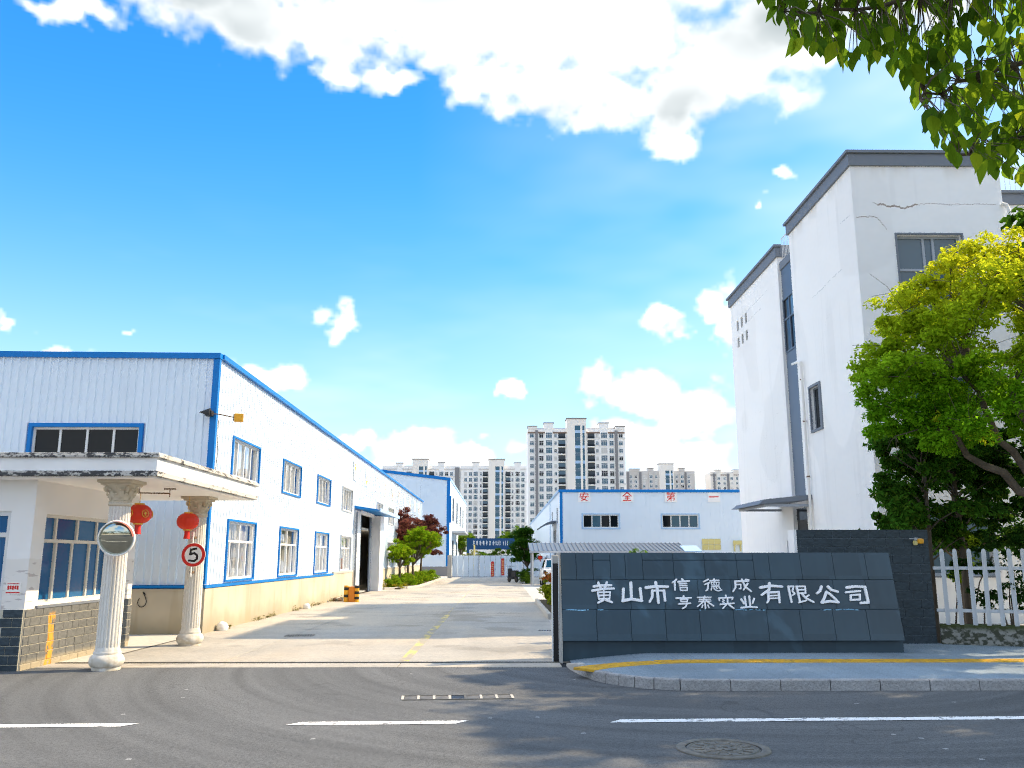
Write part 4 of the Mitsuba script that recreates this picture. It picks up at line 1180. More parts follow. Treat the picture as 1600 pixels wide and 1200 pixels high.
# far block
FZB = 12.40
hl = []
for j in range(2):
    for i in range(3):
        y = 35.42 - .62 * i
        z = 11.08 - .72 * j
        hl.append((u_of(y) , u_of(y) + .27, z, z + .42))
put('far_wall', wall_with_holes(u_of(29.78), -.1, FZB, hl + [(u_of(30.6), u_of(29.95), -.1, 2.25)], .35), 'm_plaster', ob, L)
put('far_return', box(OX + .35, OX + 3, 29.78, 29.99, -.1, FZB), 'm_plaster', ob)
put('far_core', box(OX + .9, OX + 6, 30.0, 36.3, -.1, FZB - .05), 'm_dark', ob)
for h in hl:
    put('vent_dark_plate', box(h[0] - .015, h[1] + .015, .06, .10, h[2] - .01, h[3] + .01), 'm_black', ob, L)  # black plate painted in for the darkness inside the hole
put('side_door', box(u_of(30.6), u_of(29.95), .08, .12, 0, 2.25), 'm_grey_trim', ob, L)


def parapet(m, u0, u1, z, side0=0, side1=0):
    put('parapet_band', join(box(u0 - side0 * .07, u1 + side1 * .07, -.07, .1, z - .02, z + .34, .004), box(u0 - side0 * .14, u1 + side1 * .14, -.14, .14, z + .341, z + .43, .006)), 'm_grey_trim', ob, m)


parapet(facing('left', OX, 28.4), 0, 5.4, OZ, 1, 1)
parapet(facing('front', OX, OY + .002), .08, 4.3, OZ, 0, 1)
parapet(L, 0, u_of(29.78), FZB, 1, 1)
put('parapet_return', box(OX + .1, OX + 3, 29.70, 29.85, FZB - .02, FZB + .42), 'm_grey_trim', ob)
rl = []
for i in range(8):
    rl.append(box(OX + .12, OX + .135, 28.45 + .15 * i, 28.465 + .15 * i, 12.15, 13.0))
rl.append(box(OX + .115, OX + .14, 28.42, 29.6, 12.98, 13.01))
put('roof_railing', join(*rl), 'm_alu', ob)
# set-back block on the right
put('rear_wall', box(OX + 4.3, OX + 14, 25.6, 26.0, -.1, 12.65), 'm_plaster', ob)
put('rear_parapet', join(box(OX + 4.4, OX + 14, 25.52, 25.8, 12.651, 13.0, .006), box(OX + 4.4, OX + 14, 25.44, 25.9, 13.001, 13.09, .006)), 'm_grey_trim', ob)
put('rear_roof', box(OX + .3, OX + 14, 26.0, 36, 12.0, 12.1), 'm_grey_trim_light', ob)
rl = [box(OX + 4.5 + .16 * i, OX + 4.515 + .16 * i, 25.66, 25.675, 13.09, 13.95) for i in range(30)] + [box(OX + 4.5, OX + 9.4, 25.655, 25.68, 13.93, 13.97)]
put('roof_railing', join(*rl), 'm_alu', ob)
put('downpipe', join(tube([(OX + 4.22, OY - .07, 11.55), (OX + 4.34, OY - .09, 11.5), (OX + 4.40, OY - .09, 11.3), (OX + 4.40, OY - .09, .1)], .055, 10)), 'm_pvc', ob)
for z in (10.3, 7.6):
    put('window', frame_bars(1.5, 1.9, [.75], [1.2], .06, -.03, .02, .06), 'm_grey_trim_light', ob, T().translate([OX + 5.2, 25.6, z - 1.9]))
# lamp pipe standing against the left face
put('lamp_pole', join(tube([(OX - .10, 27.80, 2.2), (OX - .10, 27.76, 8.02)], .045, 8)), 'm_pvc', ob)
put('lamp_head', join(tube([(OX - .10, 27.76, 7.98), (OX - .14, 28.0, 8.06), (OX - .2, 28.35, 8.06)], [.03, .05, .035], 8)), 'm_white', ob)
put('pipe_collar', join(*[lathe([(.06, z), (.06, z + .05)], 10) for z in (4.2, 6.0, 7.4)]), 'm_rust', ob, T().translate([OX - .10, 27.79, 0]))
# cracks in the front: narrow broken-out grooves shown as dark slivers of bare render
pts = [(.56, 11.60), (.70, 11.52), (.86, 11.55), (1.0, 11.44), (1.2, 11.50), (1.42, 11.40), (1.6, 11.47), (1.85, 11.55), (2.2, 11.56), (2.7, 11.54), (3.3, 11.56), (4.1, 11.545)]
cr = []
for (a, b), (c, d) in zip(pts, pts[1:]):
    n = 5
    for q in range(n):
        x0, x1 = a + (c - a) * q / n, a + (c - a) * (q + .95) / n
        z = b + (d - b) * (q + .5) / n + rng.normal(0, .012)
        w = .030 if .6 < a < 1.7 else .007
        cr.append(box(x0, x1 + .01, -.004, .003, z - w * rng.uniform(.4, 1), z + w * rng.uniform(.4, 1)))
pts = [(.06, 11.15), (.5, 11.16), (.66, 11.13), (.78, 10.95), (.9, 10.78)]
for (a, b), (c, d) in zip(pts, pts[1:]):
    for q in range(6):
        x0, x1 = a + (c - a) * q / 6, a + (c - a) * (q + 1) / 6
        z = b + (d - b) * (q + .5) / 6 + rng.normal(0, .006)
        cr.append(box(x0, x1 + .008, -.004, .003, z - .009, z + .009))
put('crack', join(*cr), 'm_crack', ob, F)
hl = []
for y0, y1, z0, z1 in ((23.15, 24.0, 11.35, 11.3), (24.0, 26.6, 10.0, 9.85), (31.2, 34.0, 11.55, 11.5), (32.0, 34.2, 11.1, 11.05)):
    n = int((y1 - y0) / .13)
    for q in range(n):
        a = y0 + (y1 - y0) * q / n
        z = z0 + (z1 - z0) * q / n + rng.normal(0, .012)
        if rng.random() < .85:
            hl.append(box(u_of(a) - .13, u_of(a), -.003, .004, z - .005, z + .005))
put('hairline_crack', join(*hl), 'm_grey_trim_light', ob, L)
# entrance canopy on the left face
CM = facing('left', OX, 31.4)
v = np.array([[u, y, z] for u in (.2, 3.55) for y, z in ((0, 3.66), (-1.55, 3.50), (-1.75, 3.34), (-1.55, 3.36), (0, 3.50))])
f = []
for j in range(5):
    a, b = j, (j + 1) % 5
    f += [[a, a + 5, b + 5], [a, b + 5, b]]
f += [[0, 1, 2], [0, 2, 3], [0, 3, 4], [5, 7, 6], [5, 8, 7], [5, 9, 8]]
ck = put('entrance_canopy', (v, np.array(f)), 'm_grey_trim', ob, CM)
put('beam', join(box(.3, .42, -1.5, 0, 3.28, 3.36), box(3.3, 3.42, -1.5, 0, 3.28, 3.36), box(.42, 3.3, -1.5, -1.4, 3.28, 3.355)), 'm_grey_trim_light', ck, CM)
# ------------------------------------------------------------------ apartment towers far behind
def apartment(label, cx, y, half, z_top, row1, fh, rows, bays, core, core_top, crowns=(), stripes=(), depth=14, first=None, wall='m_far_white', cut=None):
    """bays: (centre offset, width, height, kind); core: half width of the stair tower; crowns: raised roof boxes (x, half width, height)."""
    t = thing('apartment_block', label, 'apartment building')
    M = T().translate([cx, y, 0])
    x0, x1 = cut if cut else (-half, half)
    put('wall', box(x0, x1, 0, depth, 0, z_top), wall, t, M)
    if core:
        put('stair_tower', box(-core, core, -1.4, 5, 0, core_top), 'm_far_cream', t, M)
        put('tower_cap', box(-core - .25, core + .25, -1.65, 5.2, core_top, core_top + .35), 'm_far_grey', t, M)
        for dx, w in ((core * .10, core * .55), (core * .72, core * .22)):
            for k in range(rows + 1):
                z = row1 + fh * (1 - k) - fh * .35
                put('stair_window', cbox(w, .12, fh * .62), 'm_glass_teal', t, M @ T().translate([dx - w / 2, -1.46, z]))
                put('stair_panel', cbox(w, .06, fh * .36), 'm_glass_grey' if k % 2 else 'm_pale_blue', t, M @ T().translate([dx - w / 2, -1.44, z - fh * .375]))
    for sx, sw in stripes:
        put('pilaster_recess_stripe', box(sx - sw / 2, sx + sw / 2, -.55, 0, 0, z_top - .6), 'm_far_grey', t, M)
    for cxo, cw, chh in crowns:
        put('roof_block', box(cxo - cw, cxo + cw, -.5, 4, z_top, z_top + chh), wall, t, M)
        put('roof_cap', box(cxo - cw - .2, cxo + cw + .2, -.75, 4.2, z_top + chh, z_top + chh + .25), 'm_far_grey', t, M)
    for a, b in [(x0, -core), (core, x1)] if core else [(x0, x1)]:
        v = np.array([[a, -.3, z_top - 1.6], [b, -.3, z_top - 1.6], [b, .9, z_top + .3], [a, .9, z_top + .3]])
        put('roof_tiles', (np.vstack([v, v + [0, .5, -.2]]), np.array([[0, 1, 2], [0, 2, 3], [0, 4, 5], [0, 5, 1]])), 'm_far_tile' if not cut else 'm_far_stone', t, M)
    for b, w, h, kind in bays:
        if not (x0 < b - w / 2 and b + w / 2 < x1):
            continue
        if kind == 'bay':
            put('bay', box(b - w / 2 - .25, b + w / 2 + .25, -.75, 0, 0, z_top - .4), wall, t, M)
        for k in range(rows):
            z = row1 - fh * k
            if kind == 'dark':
                put('balcony', cbox(w, .5, fh * .80), 'm_recess_shade' if rng.random() < .75 else 'm_glass_grey', t, M @ T().translate([b - w / 2, -.12, z - h / 2]))  # dark panel painted in for the shaded recess, some glazed
                put('balcony_slab', cbox(w + .3, .9, .32), wall, t, M @ T().translate([b - w / 2 - .15, -.75, z - h / 2 - .36]))
                put('balcony_rail', cbox(w, .06, .75), 'm_glass_dark', t, M @ T().translate([b - w / 2, -.66, z - h / 2 - .03]))
            else:
                d = -.75 if kind == 'bay' else 0
                if kind == 'win' and rng.random() < .35:
                    put('air_conditioner', cbox(.8, .4, .6), 'm_alu', t, M @ T().translate([b + w / 2 + .1, -.42, z - h / 2 - .5]))
                wk = put('window', ('%.2f_%.2f' % (w, h)) in _cache and _cache['%.2f_%.2f' % (w, h)] or _cache.setdefault('%.2f_%.2f' % (w, h), mikit.ply(join(frame_bars(w, h, [w * .5] if w < 2 else [w * .33, w * .67], [h * .68], .09, -.12, .02, .10), box(-.12, w + .12, -.28, .0, -.16, -.02)))),
                         'm_far_white' if wall != 'm_far_white' else 'm_alu', t, M @ T().translate([b - w / 2, d, z - h / 2]))
                put('pane', cbox(w - .14, .03, h - .14), ['m_glass_grey', 'm_glass_dark', 'm_glass_teal', 'm_glass_grey', 'm_curtain'][int(rng.choice(5, p=[.3, .2, .25, .15, .1]))], wk, M @ T().translate([b - w / 2 + .07, d - .05, z - h / 2 + .07]))
    return t


tb = []
for s in (-1, 1):
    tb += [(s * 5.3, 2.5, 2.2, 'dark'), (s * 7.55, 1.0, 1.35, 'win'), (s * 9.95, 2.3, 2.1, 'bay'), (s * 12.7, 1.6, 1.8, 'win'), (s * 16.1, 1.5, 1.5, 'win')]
apartment('tallest pale apartment tower behind the slogan factory', 27.1, 310, 17.6, 47.6, 45.1, 2.75, 12, tb, 3.45, 51.0, [(-9.95, 1.7, 2.0), (9.95, 1.7, 2.0), (-15.9, 1.6, .7), (15.9, 1.6, .7)], [(-14.4, 1.0), (14.4, 1.0)], depth=15)
mb = []
for s in (-1, 1):
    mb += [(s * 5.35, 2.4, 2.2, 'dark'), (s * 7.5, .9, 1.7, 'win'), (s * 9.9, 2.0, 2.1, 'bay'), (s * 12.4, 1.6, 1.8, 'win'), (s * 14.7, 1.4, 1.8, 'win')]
apartment('long pale apartment block with a stair tower, left half, above the blue factory', -38.3, 410, 17, 44.4, 40.7, 2.73, 5, mb, 3.7, 47.4, [(-9.9, 1.6, 1.3), (9.9, 1.6, 1.6)], [(17.4, 2.0)], cut=(-18.0, 18.6))  # the end stripe is a grey strip painted for a shaded recess
apartment('long pale apartment block with a stair tower, right half, above the blue banner', -2.2, 410, 17, 44.4, 40.7, 2.73, 12, mb, 3.7, 47.4, [(-9.9, 1.6, 1.6), (9.9, 1.6, 1.6)], [], cut=(-17.2, 14.6))
rb = []
for s in (-1, 1):
    rb += [(s * 6.2, 1.4, 1.8, 'win'), (s * 9.4, 1.9, 1.9, 'bay'), (s * 13.5, 1.5, 1.8, 'win'), (s * 18.5, 1.6, 1.8, 'win'), (s * 21.5, 1.4, 1.8, 'win')]
apartment('low looking far apartment block above the slogan factory roof, right of the tallest tower', 99.4, 520, 24, 53.0, 49.6, 2.85, 5, rb, 4.3, 57.2, [(-9.4, 1.7, 1.6), (9.4, 1.7, 1.6), (-19, 3, 1.2)], [(-15.8, 1.4), (11.6, 1.0), (-23.2, 1.4)], wall='m_far_stone', cut=(-24.2, 17.2))
apartment('far beige apartment block close beside the white office building', 139.0, 520, 13, 52.2, 48.6, 2.85, 5, [(-8.2, 1.8, 1.7, 'bay'), (-4.6, 1.4, 1.7, 'win'), (-.4, 1.8, 1.7, 'bay'), (3.0, 1.4, 1.7, 'win'), (6.6, 1.6, 1.7, 'win')], 0, 0, [(-8.2, 1.6, 1.4), (3, 2, 1.6)], [(-10.8, 1.2), (-2.5, 1.2)], wall='m_far_cream')
# ------------------------------------------------------------------ trees, hedges, shrubs
def leaf_mesh(P, size, up=.35, aspect=.55, r=None, outward=None, droop=0.0):
    """One rhombic, slightly folded leaf at each point of P: four vertices, two triangles."""
    n = len(P)
    r = r or rng
    nrm = r.normal(size=(n, 3))
    nrm[:, 2] += up * 2
    if outward is not None:
        nrm += outward * 1.1
    nrm /= np.linalg.norm(nrm, axis=1, keepdims=True)
    d = r.normal(size=(n, 3))
    d[:, 2] -= droop
    d -= nrm * (d * nrm).sum(1, keepdims=True)
    d /= np.linalg.norm(d, axis=1, keepdims=True) + 1e-9
    s = np.cross(nrm, d)
    L = (size * r.uniform(.65, 1.3, n))[:, None]
    w = L * aspect * .5
    v = np.stack([P - d * L * .5, P + s * w + nrm * L * .07, P + d * L * .5, P - s * w + nrm * L * .07], 1).reshape(-1, 3)
    k = np.arange(n)[:, None] * 4
    f = np.concatenate([k + [0, 1, 2], k + [0, 2, 3]], 1).reshape(-1, 3)
    return v, f


def clump_points(centres, radii, per, r=None, shell=.55, flat=.8, sprays=7):
    """Leaf positions: each clump is broken into small uneven sprays with gaps between them."""
    r = r or rng
    if sprays:
        cs, rs, ps = [], [], []
        for c, rad, n in zip(np.asarray(centres, float), radii, per):
            k = max(2, int(r.poisson(sprays)))
            q = r.normal(size=(k, 3))
            q /= np.linalg.norm(q, axis=1, keepdims=True)
            w = r.uniform(.4, 1.6, k)
            w /= w.sum()
            for j in range(k):
                rj = rad * r.uniform(.26, .58)
                cs.append(c + q[j] * rad * r.uniform(.35, 1.08) * [1, 1, flat])
                rs.append(rj)
                ps.append(n * w[j])
        centres, radii, per, flat = np.array(cs), rs, ps, .62
        shell = .05
    out, dirs = [], []
    for c, rad, n in zip(centres, radii, per):
        q = r.normal(size=(int(n), 3))
        q /= np.linalg.norm(q, axis=1, keepdims=True)
        t = r.uniform(shell ** 3, 1, int(n)) ** (1 / 3)
        t *= .82 + .36 * meshkit.noise(q * 2.3 + c)
        p = q * t[:, None] * rad
        p[:, 2] *= flat
        out.append(c + p)
        dirs.append(q)
    return np.vstack(out), np.vstack(dirs)


def tint(n, base, spread=.25, alt=None, frac=.0, r=None):
    r = r or rng
    c = np.array(base)[None] * (1 + spread * r.normal(size=(n, 1))).clip(.45, 1.8)
    if alt is not None:
        k = r.random(n) < frac
        c[k] = np.array(alt) * (1 + .2 * r.normal(size=(k.sum(), 1))).clip(.5, 1.6)
    return np.repeat(c.clip(.003, .9), 4, 0)


def limb(a, b, r0, r1, wob=.08, n=7, sides=7):
    a, b = np.asarray(a, float), np.asarray(b, float)
    s = np.linspace(0, 1, n)[:, None]
    L = np.linalg.norm(b - a)
    p = a + (b - a) * s + np.sin(s * np.pi) * rng.normal(0, wob * L, 3) * .5 + np.where((s > 0) & (s < 1), rng.normal(0, wob * L * .16, (n, 3)), 0)
    p[:, 2] += np.sin(s[:, 0] * np.pi) * .05 * L
    return tube(p, np.linspace(r0, r1, n), sides), p


def crown(name, parent, P, D, size, base, spread=.25, alt=None, frac=0, up=.35, aspect=.55, droop=0, kind=None, label=None):
    v, f = leaf_mesh(P, size, up, aspect, outward=D, droop=droop)
    return put(name, (v, f), 'm_leaf', parent, color=tint(len(P), base, spread, alt, frac), kind=kind, label=label)


# big camphor tree leaning in from the right
t = thing('camphor_tree', 'large bright yellow green tree leaning in from the right above the fence', 'tree')
wood, tips = [], []
trunk_top = np.array([10.0, 14.6, 2.3])
wood.append(tube([(10.6, 14.5, -.05), (10.5, 14.5, .6), (10.3, 14.55, 1.4), trunk_top], [.24, .19, .165, .155], 12))
main = [((7.7, 14.7, 3.85), .10), ((7.75, 14.2, 4.75), .085), ((8.5, 15.2, 5.3), .10), ((9.6, 14.7, 5.8), .12), ((10.9, 15.2, 5.4), .10), ((11.9, 14.2, 4.6), .10), ((9.4, 13.2, 4.9), .085), ((9.9, 16.2, 5.0), .08)]
for e, r0 in main:
    m_, p_ = limb(trunk_top + rng.normal(0, .03, 3), e, r0, r0 * .45, .10, 9, 8)
    wood.append(m_)
    tips.append((p_, r0 * .5))
cc = np.array([9.35, 14.8, 5.15])
cen = [np.array(c_) for c_ in ((6.55, 14.7, 4.75), (6.58, 14.9, 4.25), (6.75, 14.6, 3.7), (6.85, 15, 5.4), (7.15, 14.7, 5.95), (7.5, 14.8, 6.4), (8.0, 14.6, 6.8), (8.8, 14.8, 7.05), (9.5, 14.9, 6.95), (7.0, 14.5, 4.65), (7.05, 14.9, 4.05), (7.45, 14.6, 3.75), (7.55, 14.8, 5.2), (8.2, 14.4, 4.6), (8.1, 15, 5.9), (8.9, 14.6, 6.2), (7.9, 14.7, 4.2), (6.95, 15.0, 5.0))]
while len(cen) < 112:
    q = rng.normal(size=3)
    q /= np.linalg.norm(q)
    s = rng.uniform(.45, 1) ** .5
    p = cc + q * s * np.array([3.1, 1.9, 2.2])
    if p[0] < 6.85 + .50 * max(0, p[2] - 5.0) + .5 * max(0, 4.0 - p[2]):
        continue
    if p[2] < 3.3 or (p[2] < 4.1 and p[0] > 8.0 and p[1] < 15.0) or (p[2] < 3.7 and p[0] > 8.6):
        continue
    if ((p[0] - 9.35) / .62) ** 2 + ((p[2] - 5.15) / .42) ** 2 < 1:
        continue
    if cen and min(np.linalg.norm((p - c) * [1, .8, 1.1]) for c in cen) < .40:
        continue
    cen.append(p)
cen = np.array(cen)
rad = rng.uniform(.34, .58, len(cen))
for c in cen:
    pp, r0 = min(tips, key=lambda q: np.linalg.norm(q[0][3:] - c, axis=1).min())
    i = 3 + int(np.argmin(np.linalg.norm(pp[3:] - c, axis=1)))
    m_, p_ = limb(pp[i], c, max(.018, .036 * (1 - i / 14)), .007, .12, 5, 5)
    wood.append(m_)
    for _ in range(3):
        wood.append(limb(c, c + rng.normal(0, .28, 3), .008, .003, .1, 3, 4)[0])
put('trunk', join(*wood), 'm_bark', t, smooth=60)
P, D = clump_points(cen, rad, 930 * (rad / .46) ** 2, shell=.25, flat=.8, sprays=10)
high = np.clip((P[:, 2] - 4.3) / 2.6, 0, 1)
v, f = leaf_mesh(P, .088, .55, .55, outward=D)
col = np.array([.19, .42, .016])[None] * (1 - high[:, None]) + np.array([.62, .64, .025])[None] * high[:, None]  # sunlight painted into the leaves: crown yellower towards the top
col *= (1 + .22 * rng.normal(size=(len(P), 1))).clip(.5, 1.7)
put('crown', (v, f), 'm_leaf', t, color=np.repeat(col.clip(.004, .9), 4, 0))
P, D = clump_points(np.array([[7.85, 14.35, 3.72], [8.15, 14.3, 3.60], [7.35, 14.3, 4.0]]), [.13, .17, .10], [45, 80, 30], shell=.1)
crown('young_shoots', t, P, D, .10, (.55, .62, .03), .15, droop=1.5, aspect=.4, label='fresh yellow shoots on the lowest limb', kind='stuff')


def bush(name, label, category, centres, radii, per, size, base, spread=.25, alt=None, frac=0, group=None, stems=True, ground=0.0, flat=.85, up=.35, aspect=.55, part='foliage'):
    t = thing(name, label, category, group)
    centres = np.asarray(centres, float)
    P, D = clump_points(centres, radii, per, shell=.15, flat=flat)
    P[:, 2] = np.maximum(P[:, 2], ground + .02)
    crown(part, t, P, D, size, base, spread, alt, frac, up, aspect)
    if stems:
        w = []
        for c in centres:
            root = np.array([c[0] + rng.normal(0, .15), c[1] + rng.normal(0, .1), ground - .05])
            w.append(limb(root, c, .022, .008, .06, 4, 5)[0])
        put('stem', join(*w), 'm_bark', t)
    return t


# dark evergreens behind the fence and the brick wall
def dark_tree(label, x, y, h, crown_lo, wx, wy, n, seed, col):
    t = thing('evergreen_tree', label, 'tree', None)
    r = np.random.default_rng(seed)
    w = [tube([(x, y, -.05), (x + r.normal(0, .05), y, h * .4), (x + r.normal(0, .1), y, h * .85)], [.075, .06, .02], 8)]
    cen = np.stack([x + r.uniform(-wx, wx, n), y + r.uniform(-wy, wy, n), r.uniform(crown_lo, h, n)], 1)
    for c in cen:
        w.append(limb((x, y, max(.4, c[2] - .5)), c, .022, .006, .08, 4, 5)[0])
    put('trunk', join(*w), 'm_bark', t, smooth=60)
    P, D = clump_points(cen, r.uniform(.30, .52, n), r.uniform(330, 620, n), r, shell=.1, flat=.7)
    crown('crown', t, P, D, .135, col, .35, (.10, .19, .02), .18, .5, .45)


dark_tree('dark evergreen tree whose lowest branches hang over the brick wall', 8.6, 17.6, 4.3, 2.0, .95, .7, 26, 1, (.055, .16, .016))
dark_tree('dark evergreen tree with two thin trunks behind the first fence pickets', 9.6, 18.2, 5.0, 2.1, 1.0, .8, 28, 2, (.042, .125, .016))
dark_tree('dark evergreen tree behind the fence at the right picture edge', 11.2, 17.8, 4.8, 1.5, 1.2, .8, 34, 3, (.034, .10, .015))
dark_tree('deep green tree standing close against the white office wall', 10.6, 20.2, 5.2, 1.8, 1.3, .9, 32, 4, (.03, .09, .014))
bush('shrub', 'dark leafy shrub growing through the fence pickets', 'shrub', [[9.15, 15.85, 1.15], [9.35, 15.75, .95], [9.0, 15.9, .85], [9.75, 15.6, 1.1]], [.22, .22, .18, .2], [150, 160, 100, 130], .075, (.028, .075, .014), .3)
bush('shrub', 'light green shrub glimpsed between the dark trunks behind the fence', 'shrub', [[10.1, 19.2, 1.6], [10.3, 19.3, 2.0], [9.9, 19.2, 1.3]], [.35, .35, .3], [260, 260, 200], .09, (.13, .22, .015), .3)
bush('shrub', 'dark shrub at the foot of the dark trees, nearest the brick wall', 'shrub', [[9.4, 17.2, .9], [9.0, 17.3, 1.4], [9.9, 17.0, 1.2], [9.6, 17.1, 1.7]], [.4, .35, .45, .35], [320, 280, 340, 260], .09, (.022, .06, .013), .3)
bush('shrub', 'dark shrub at the foot of the dark trees, at the picture edge', 'shrub', [[10.5, 16.7, .9], [10.2, 16.8, 1.5], [10.9, 16.5, 1.3], [10.6, 16.7, 1.9]], [.45, .4, .45, .4], [340, 300, 340, 280], .09, (.022, .06, .013), .3)
bush('shrub', 'small green shrub peeping over the top of the sign', 'shrub', [[2.62, 18.2, 1.62], [2.85, 18.2, 1.68], [2.45, 18.2, 1.5], [2.8, 18.2, 1.0]], [.22, .2, .2, .4], [180, 160, 130, 300], .075, (.10, .20, .014), .3)

# planting along the long factory
hb = thing('hedge', 'low green hedge strip with a pale kerb along the long factory wall', 'hedge')
v, f, P = [], [], []
edge = [(-6.2, 46.9), (-5.15, 48.3), (-4.72, 51.0), (-4.72, 71.0)]
kv = []
for (a, b), (c, d) in zip(edge, edge[1:]):
    L_ = math.hypot(c - a, d - b)
    n_ = max(1, int(L_ / 1.0))
    for q in range(n_):
        x0, y0, x1, y1 = a + (c - a) * q / n_, b + (d - b) * q / n_, a + (c - a) * (q + .97) / n_, b + (d - b) * (q + .97) / n_
        l = math.hypot(x1 - x0, y1 - y0)
        put('kerb_stone', move(box(0, l, -.06, .06, -.05, .13, .012), x0, y0, 0, math.atan2(y1 - y0, x1 - x0)), 'm_concrete_plain', hb)
put('soil', join(box(-6.6, -4.8, 50.5, 71.0, -.05, .08), box(-6.6, -5.4, 47.5, 50.5, -.05, .08)), 'm_soil', hb)
cen = [(rng.uniform(-6.3, -5.05), y, .34 + .12 * math.sin(y)) for y in np.arange(50.5, 70.8, .33)] + [(rng.uniform(-6.3, -5.6), y, .28) for y in np.arange(48.3, 50.6, .3)]
P, D = clump_points(np.array(cen), rng.uniform(.30, .45, len(cen)), np.full(len(cen), 520), shell=.1, flat=.9)
P[:, 2] = np.maximum(P[:, 2], .1)
crown('foliage', hb, P, D, .085, (.15, .29, .014), .3, (.36, .42, .02), .25)
cen = [(rng.uniform(-6.2, -5.2), y, .16) for y in np.arange(47.6, 50.5, .22)]
P, D = clump_points(np.array(cen), [.2] * len(cen), [110] * len(cen), shell=.1, flat=.6)
P[:, 2] = np.maximum(P[:, 2], .09)
crown('ground_cover', hb, P, D, .07, (.30, .32, .03), .3, (.42, .30, .03), .25)


def small_tree(name, label, x, y, stems, cen, rad, per, size, base, alt, frac, spread=.28, up=.4, group=None, flat=.8):
    t = thing(name, label, 'tree', group)
    w = []
    fork = np.array([x, y, stems])
    w.append(limb((x, y, 0), fork, .09, .06, .05, 5, 8)[0])
    for c in cen:
        w.append(limb(fork, c, .045, .012, .08, 5, 6)[0])
    put('trunk', join(*w), 'm_bark', t, smooth=60)
    P, D = clump_points(np.array(cen), rad, per, shell=.2, flat=flat)
    crown('crown', t, P, D, size, base, spread, alt, frac, up)


def blob(x, y, z, wx, wy, wz, n, seed):
    r = np.random.default_rng(seed)
    q = r.normal(size=(n, 3))
    q /= np.linalg.norm(q, axis=1, keepdims=True)
    return np.array([x, y, z]) + q * (r.uniform(.3, 1, (n, 1)) ** .5) * [wx, wy, wz]


small_tree('green_tree', 'small bright green tree with a rounded crown nearest the factory door', -5.85, 51.0, 1.1, blob(-5.75, 51.0, 2.1, .62, .6, .6, 11, 5), [.42] * 11, [800] * 11, .11, (.21, .36, .014), (.36, .46, .018), .35)
small_tree('green_tree', 'taller bright green tree with several trunks beside the dark red trees', -5.45, 54.5, 1.2, blob(-4.95, 54.5, 2.55, 1.0, .8, .75, 18, 6), [.48] * 18, [800] * 18, .11, (.19, .35, .014), (.36, .46, .018), .35)
small_tree('plum_tree', 'dark red leaved tree on the left, against the factory wall', -6.0, 57.0, 1.7, blob(-5.95, 57.0, 3.5, 1.0, 1.9, 1.25, 30, 7), [.6] * 30, [760] * 30, .11, (.15, .05, .045), (.26, .10, .06), .3, up=.2)
small_tree('plum_tree', 'dark red leaved tree on the right, farther along the hedge', -5.7, 63.0, 1.6, blob(-5.25, 62.0, 3.3, 1.1, 1.6, 1.35, 24, 8), [.58] * 24, [760] * 24, .11, (.13, .045, .045), (.25, .11, .06), .3, up=.2)
small_tree('round_tree', 'dense dark green round tree beside the carport', 1.9, 64.0, 1.0, blob(1.75, 64.0, 2.55, 1.0, 1.0, 1.05, 22, 9), [.6] * 22, [800] * 22, .12, (.035, .12, .014), (.09, .2, .015), .3)
small_tree('garden_tree', 'light green tree behind the banner, left of it', -4.6, 101.0, 2.0, blob(-4.4, 101.0, 3.6, 1.2, 1.0, 1.0, 12, 10), [.7] * 12, [420] * 12, .2, (.13, .24, .02), (.2, .28, .02), .3)
small_tree('garden_tree', 'light green tree behind the banner, right of it', .8, 103.0, 2.0, blob(1.3, 103.0, 3.9, 1.5, 1.0, 1.2, 14, 11), [.75] * 14, [420] * 14, .2, (.12, .24, .02), (.2, .28, .02), .3)
for i, (x, w_) in enumerate([(-3.0, .9), (-1.6, .8), (-.2, .8), (1.0, .6)]):
    bush('bush', ['yellowish green bush at the left end below the banner', 'second bush from the left below the banner', 'third bush from the left below the banner', 'bush at the right end below the banner'][i], 'bush',
         blob(x, 92.0, 1.75, w_, .5, .7, 9, 20 + i), [.55] * 9, [220] * 9, .17, [(.22, .24, .02), (.10, .20, .016), (.11, .21, .016), (.10, .2, .016)][i], .3)
bush('bush', 'dark green bush beside the carport post', 'bush', blob(1.75, 58.5, .5, .55, .9, .35, 12, 31), [.4] * 12, [260] * 12, .1, (.06, .13, .014), .35)

# planter just behind the sign's left end
t = thing('planter', 'narrow planter of green and red tipped shrubs just behind the left end of the sign', 'planter')
put('kerb', join(box(1.28, 1.40, 24.5, 33.5, -.05, .16, .02), box(1.401, 4.0, 24.5, 24.62, -.05, .158, .02)), 'm_concrete_plain', t)
put('soil', box(1.40, 4.0, 24.62, 33.5, -.05, .12), 'm_soil', t)
cen = np.array([(rng.uniform(1.65, 2.6), y, .35 + .25 * rng.random()) for y in np.arange(25.0, 33.4, .2)])
P, D = clump_points(cen, [.32] * len(cen), [330] * len(cen), shell=.1, flat=1.0)
P[:, 2] = np.maximum(P[:, 2], .13)
crown('foliage', t, P, D, .085, (.20, .27, .012), .3, (.34, .36, .02), .3)
cen = np.array([(rng.uniform(1.6, 2.5), y, .95 + .06 * rng.random()) for y in np.arange(27.0, 33.4, .24)])
P, D = clump_points(cen, [.20] * len(cen), [130] * len(cen), shell=.1, flat=.7)
crown('red_tips', t, P, D, .085, (.42, .11, .035), .3, (.40, .24, .03), .3, label='young red and orange leaf tips')

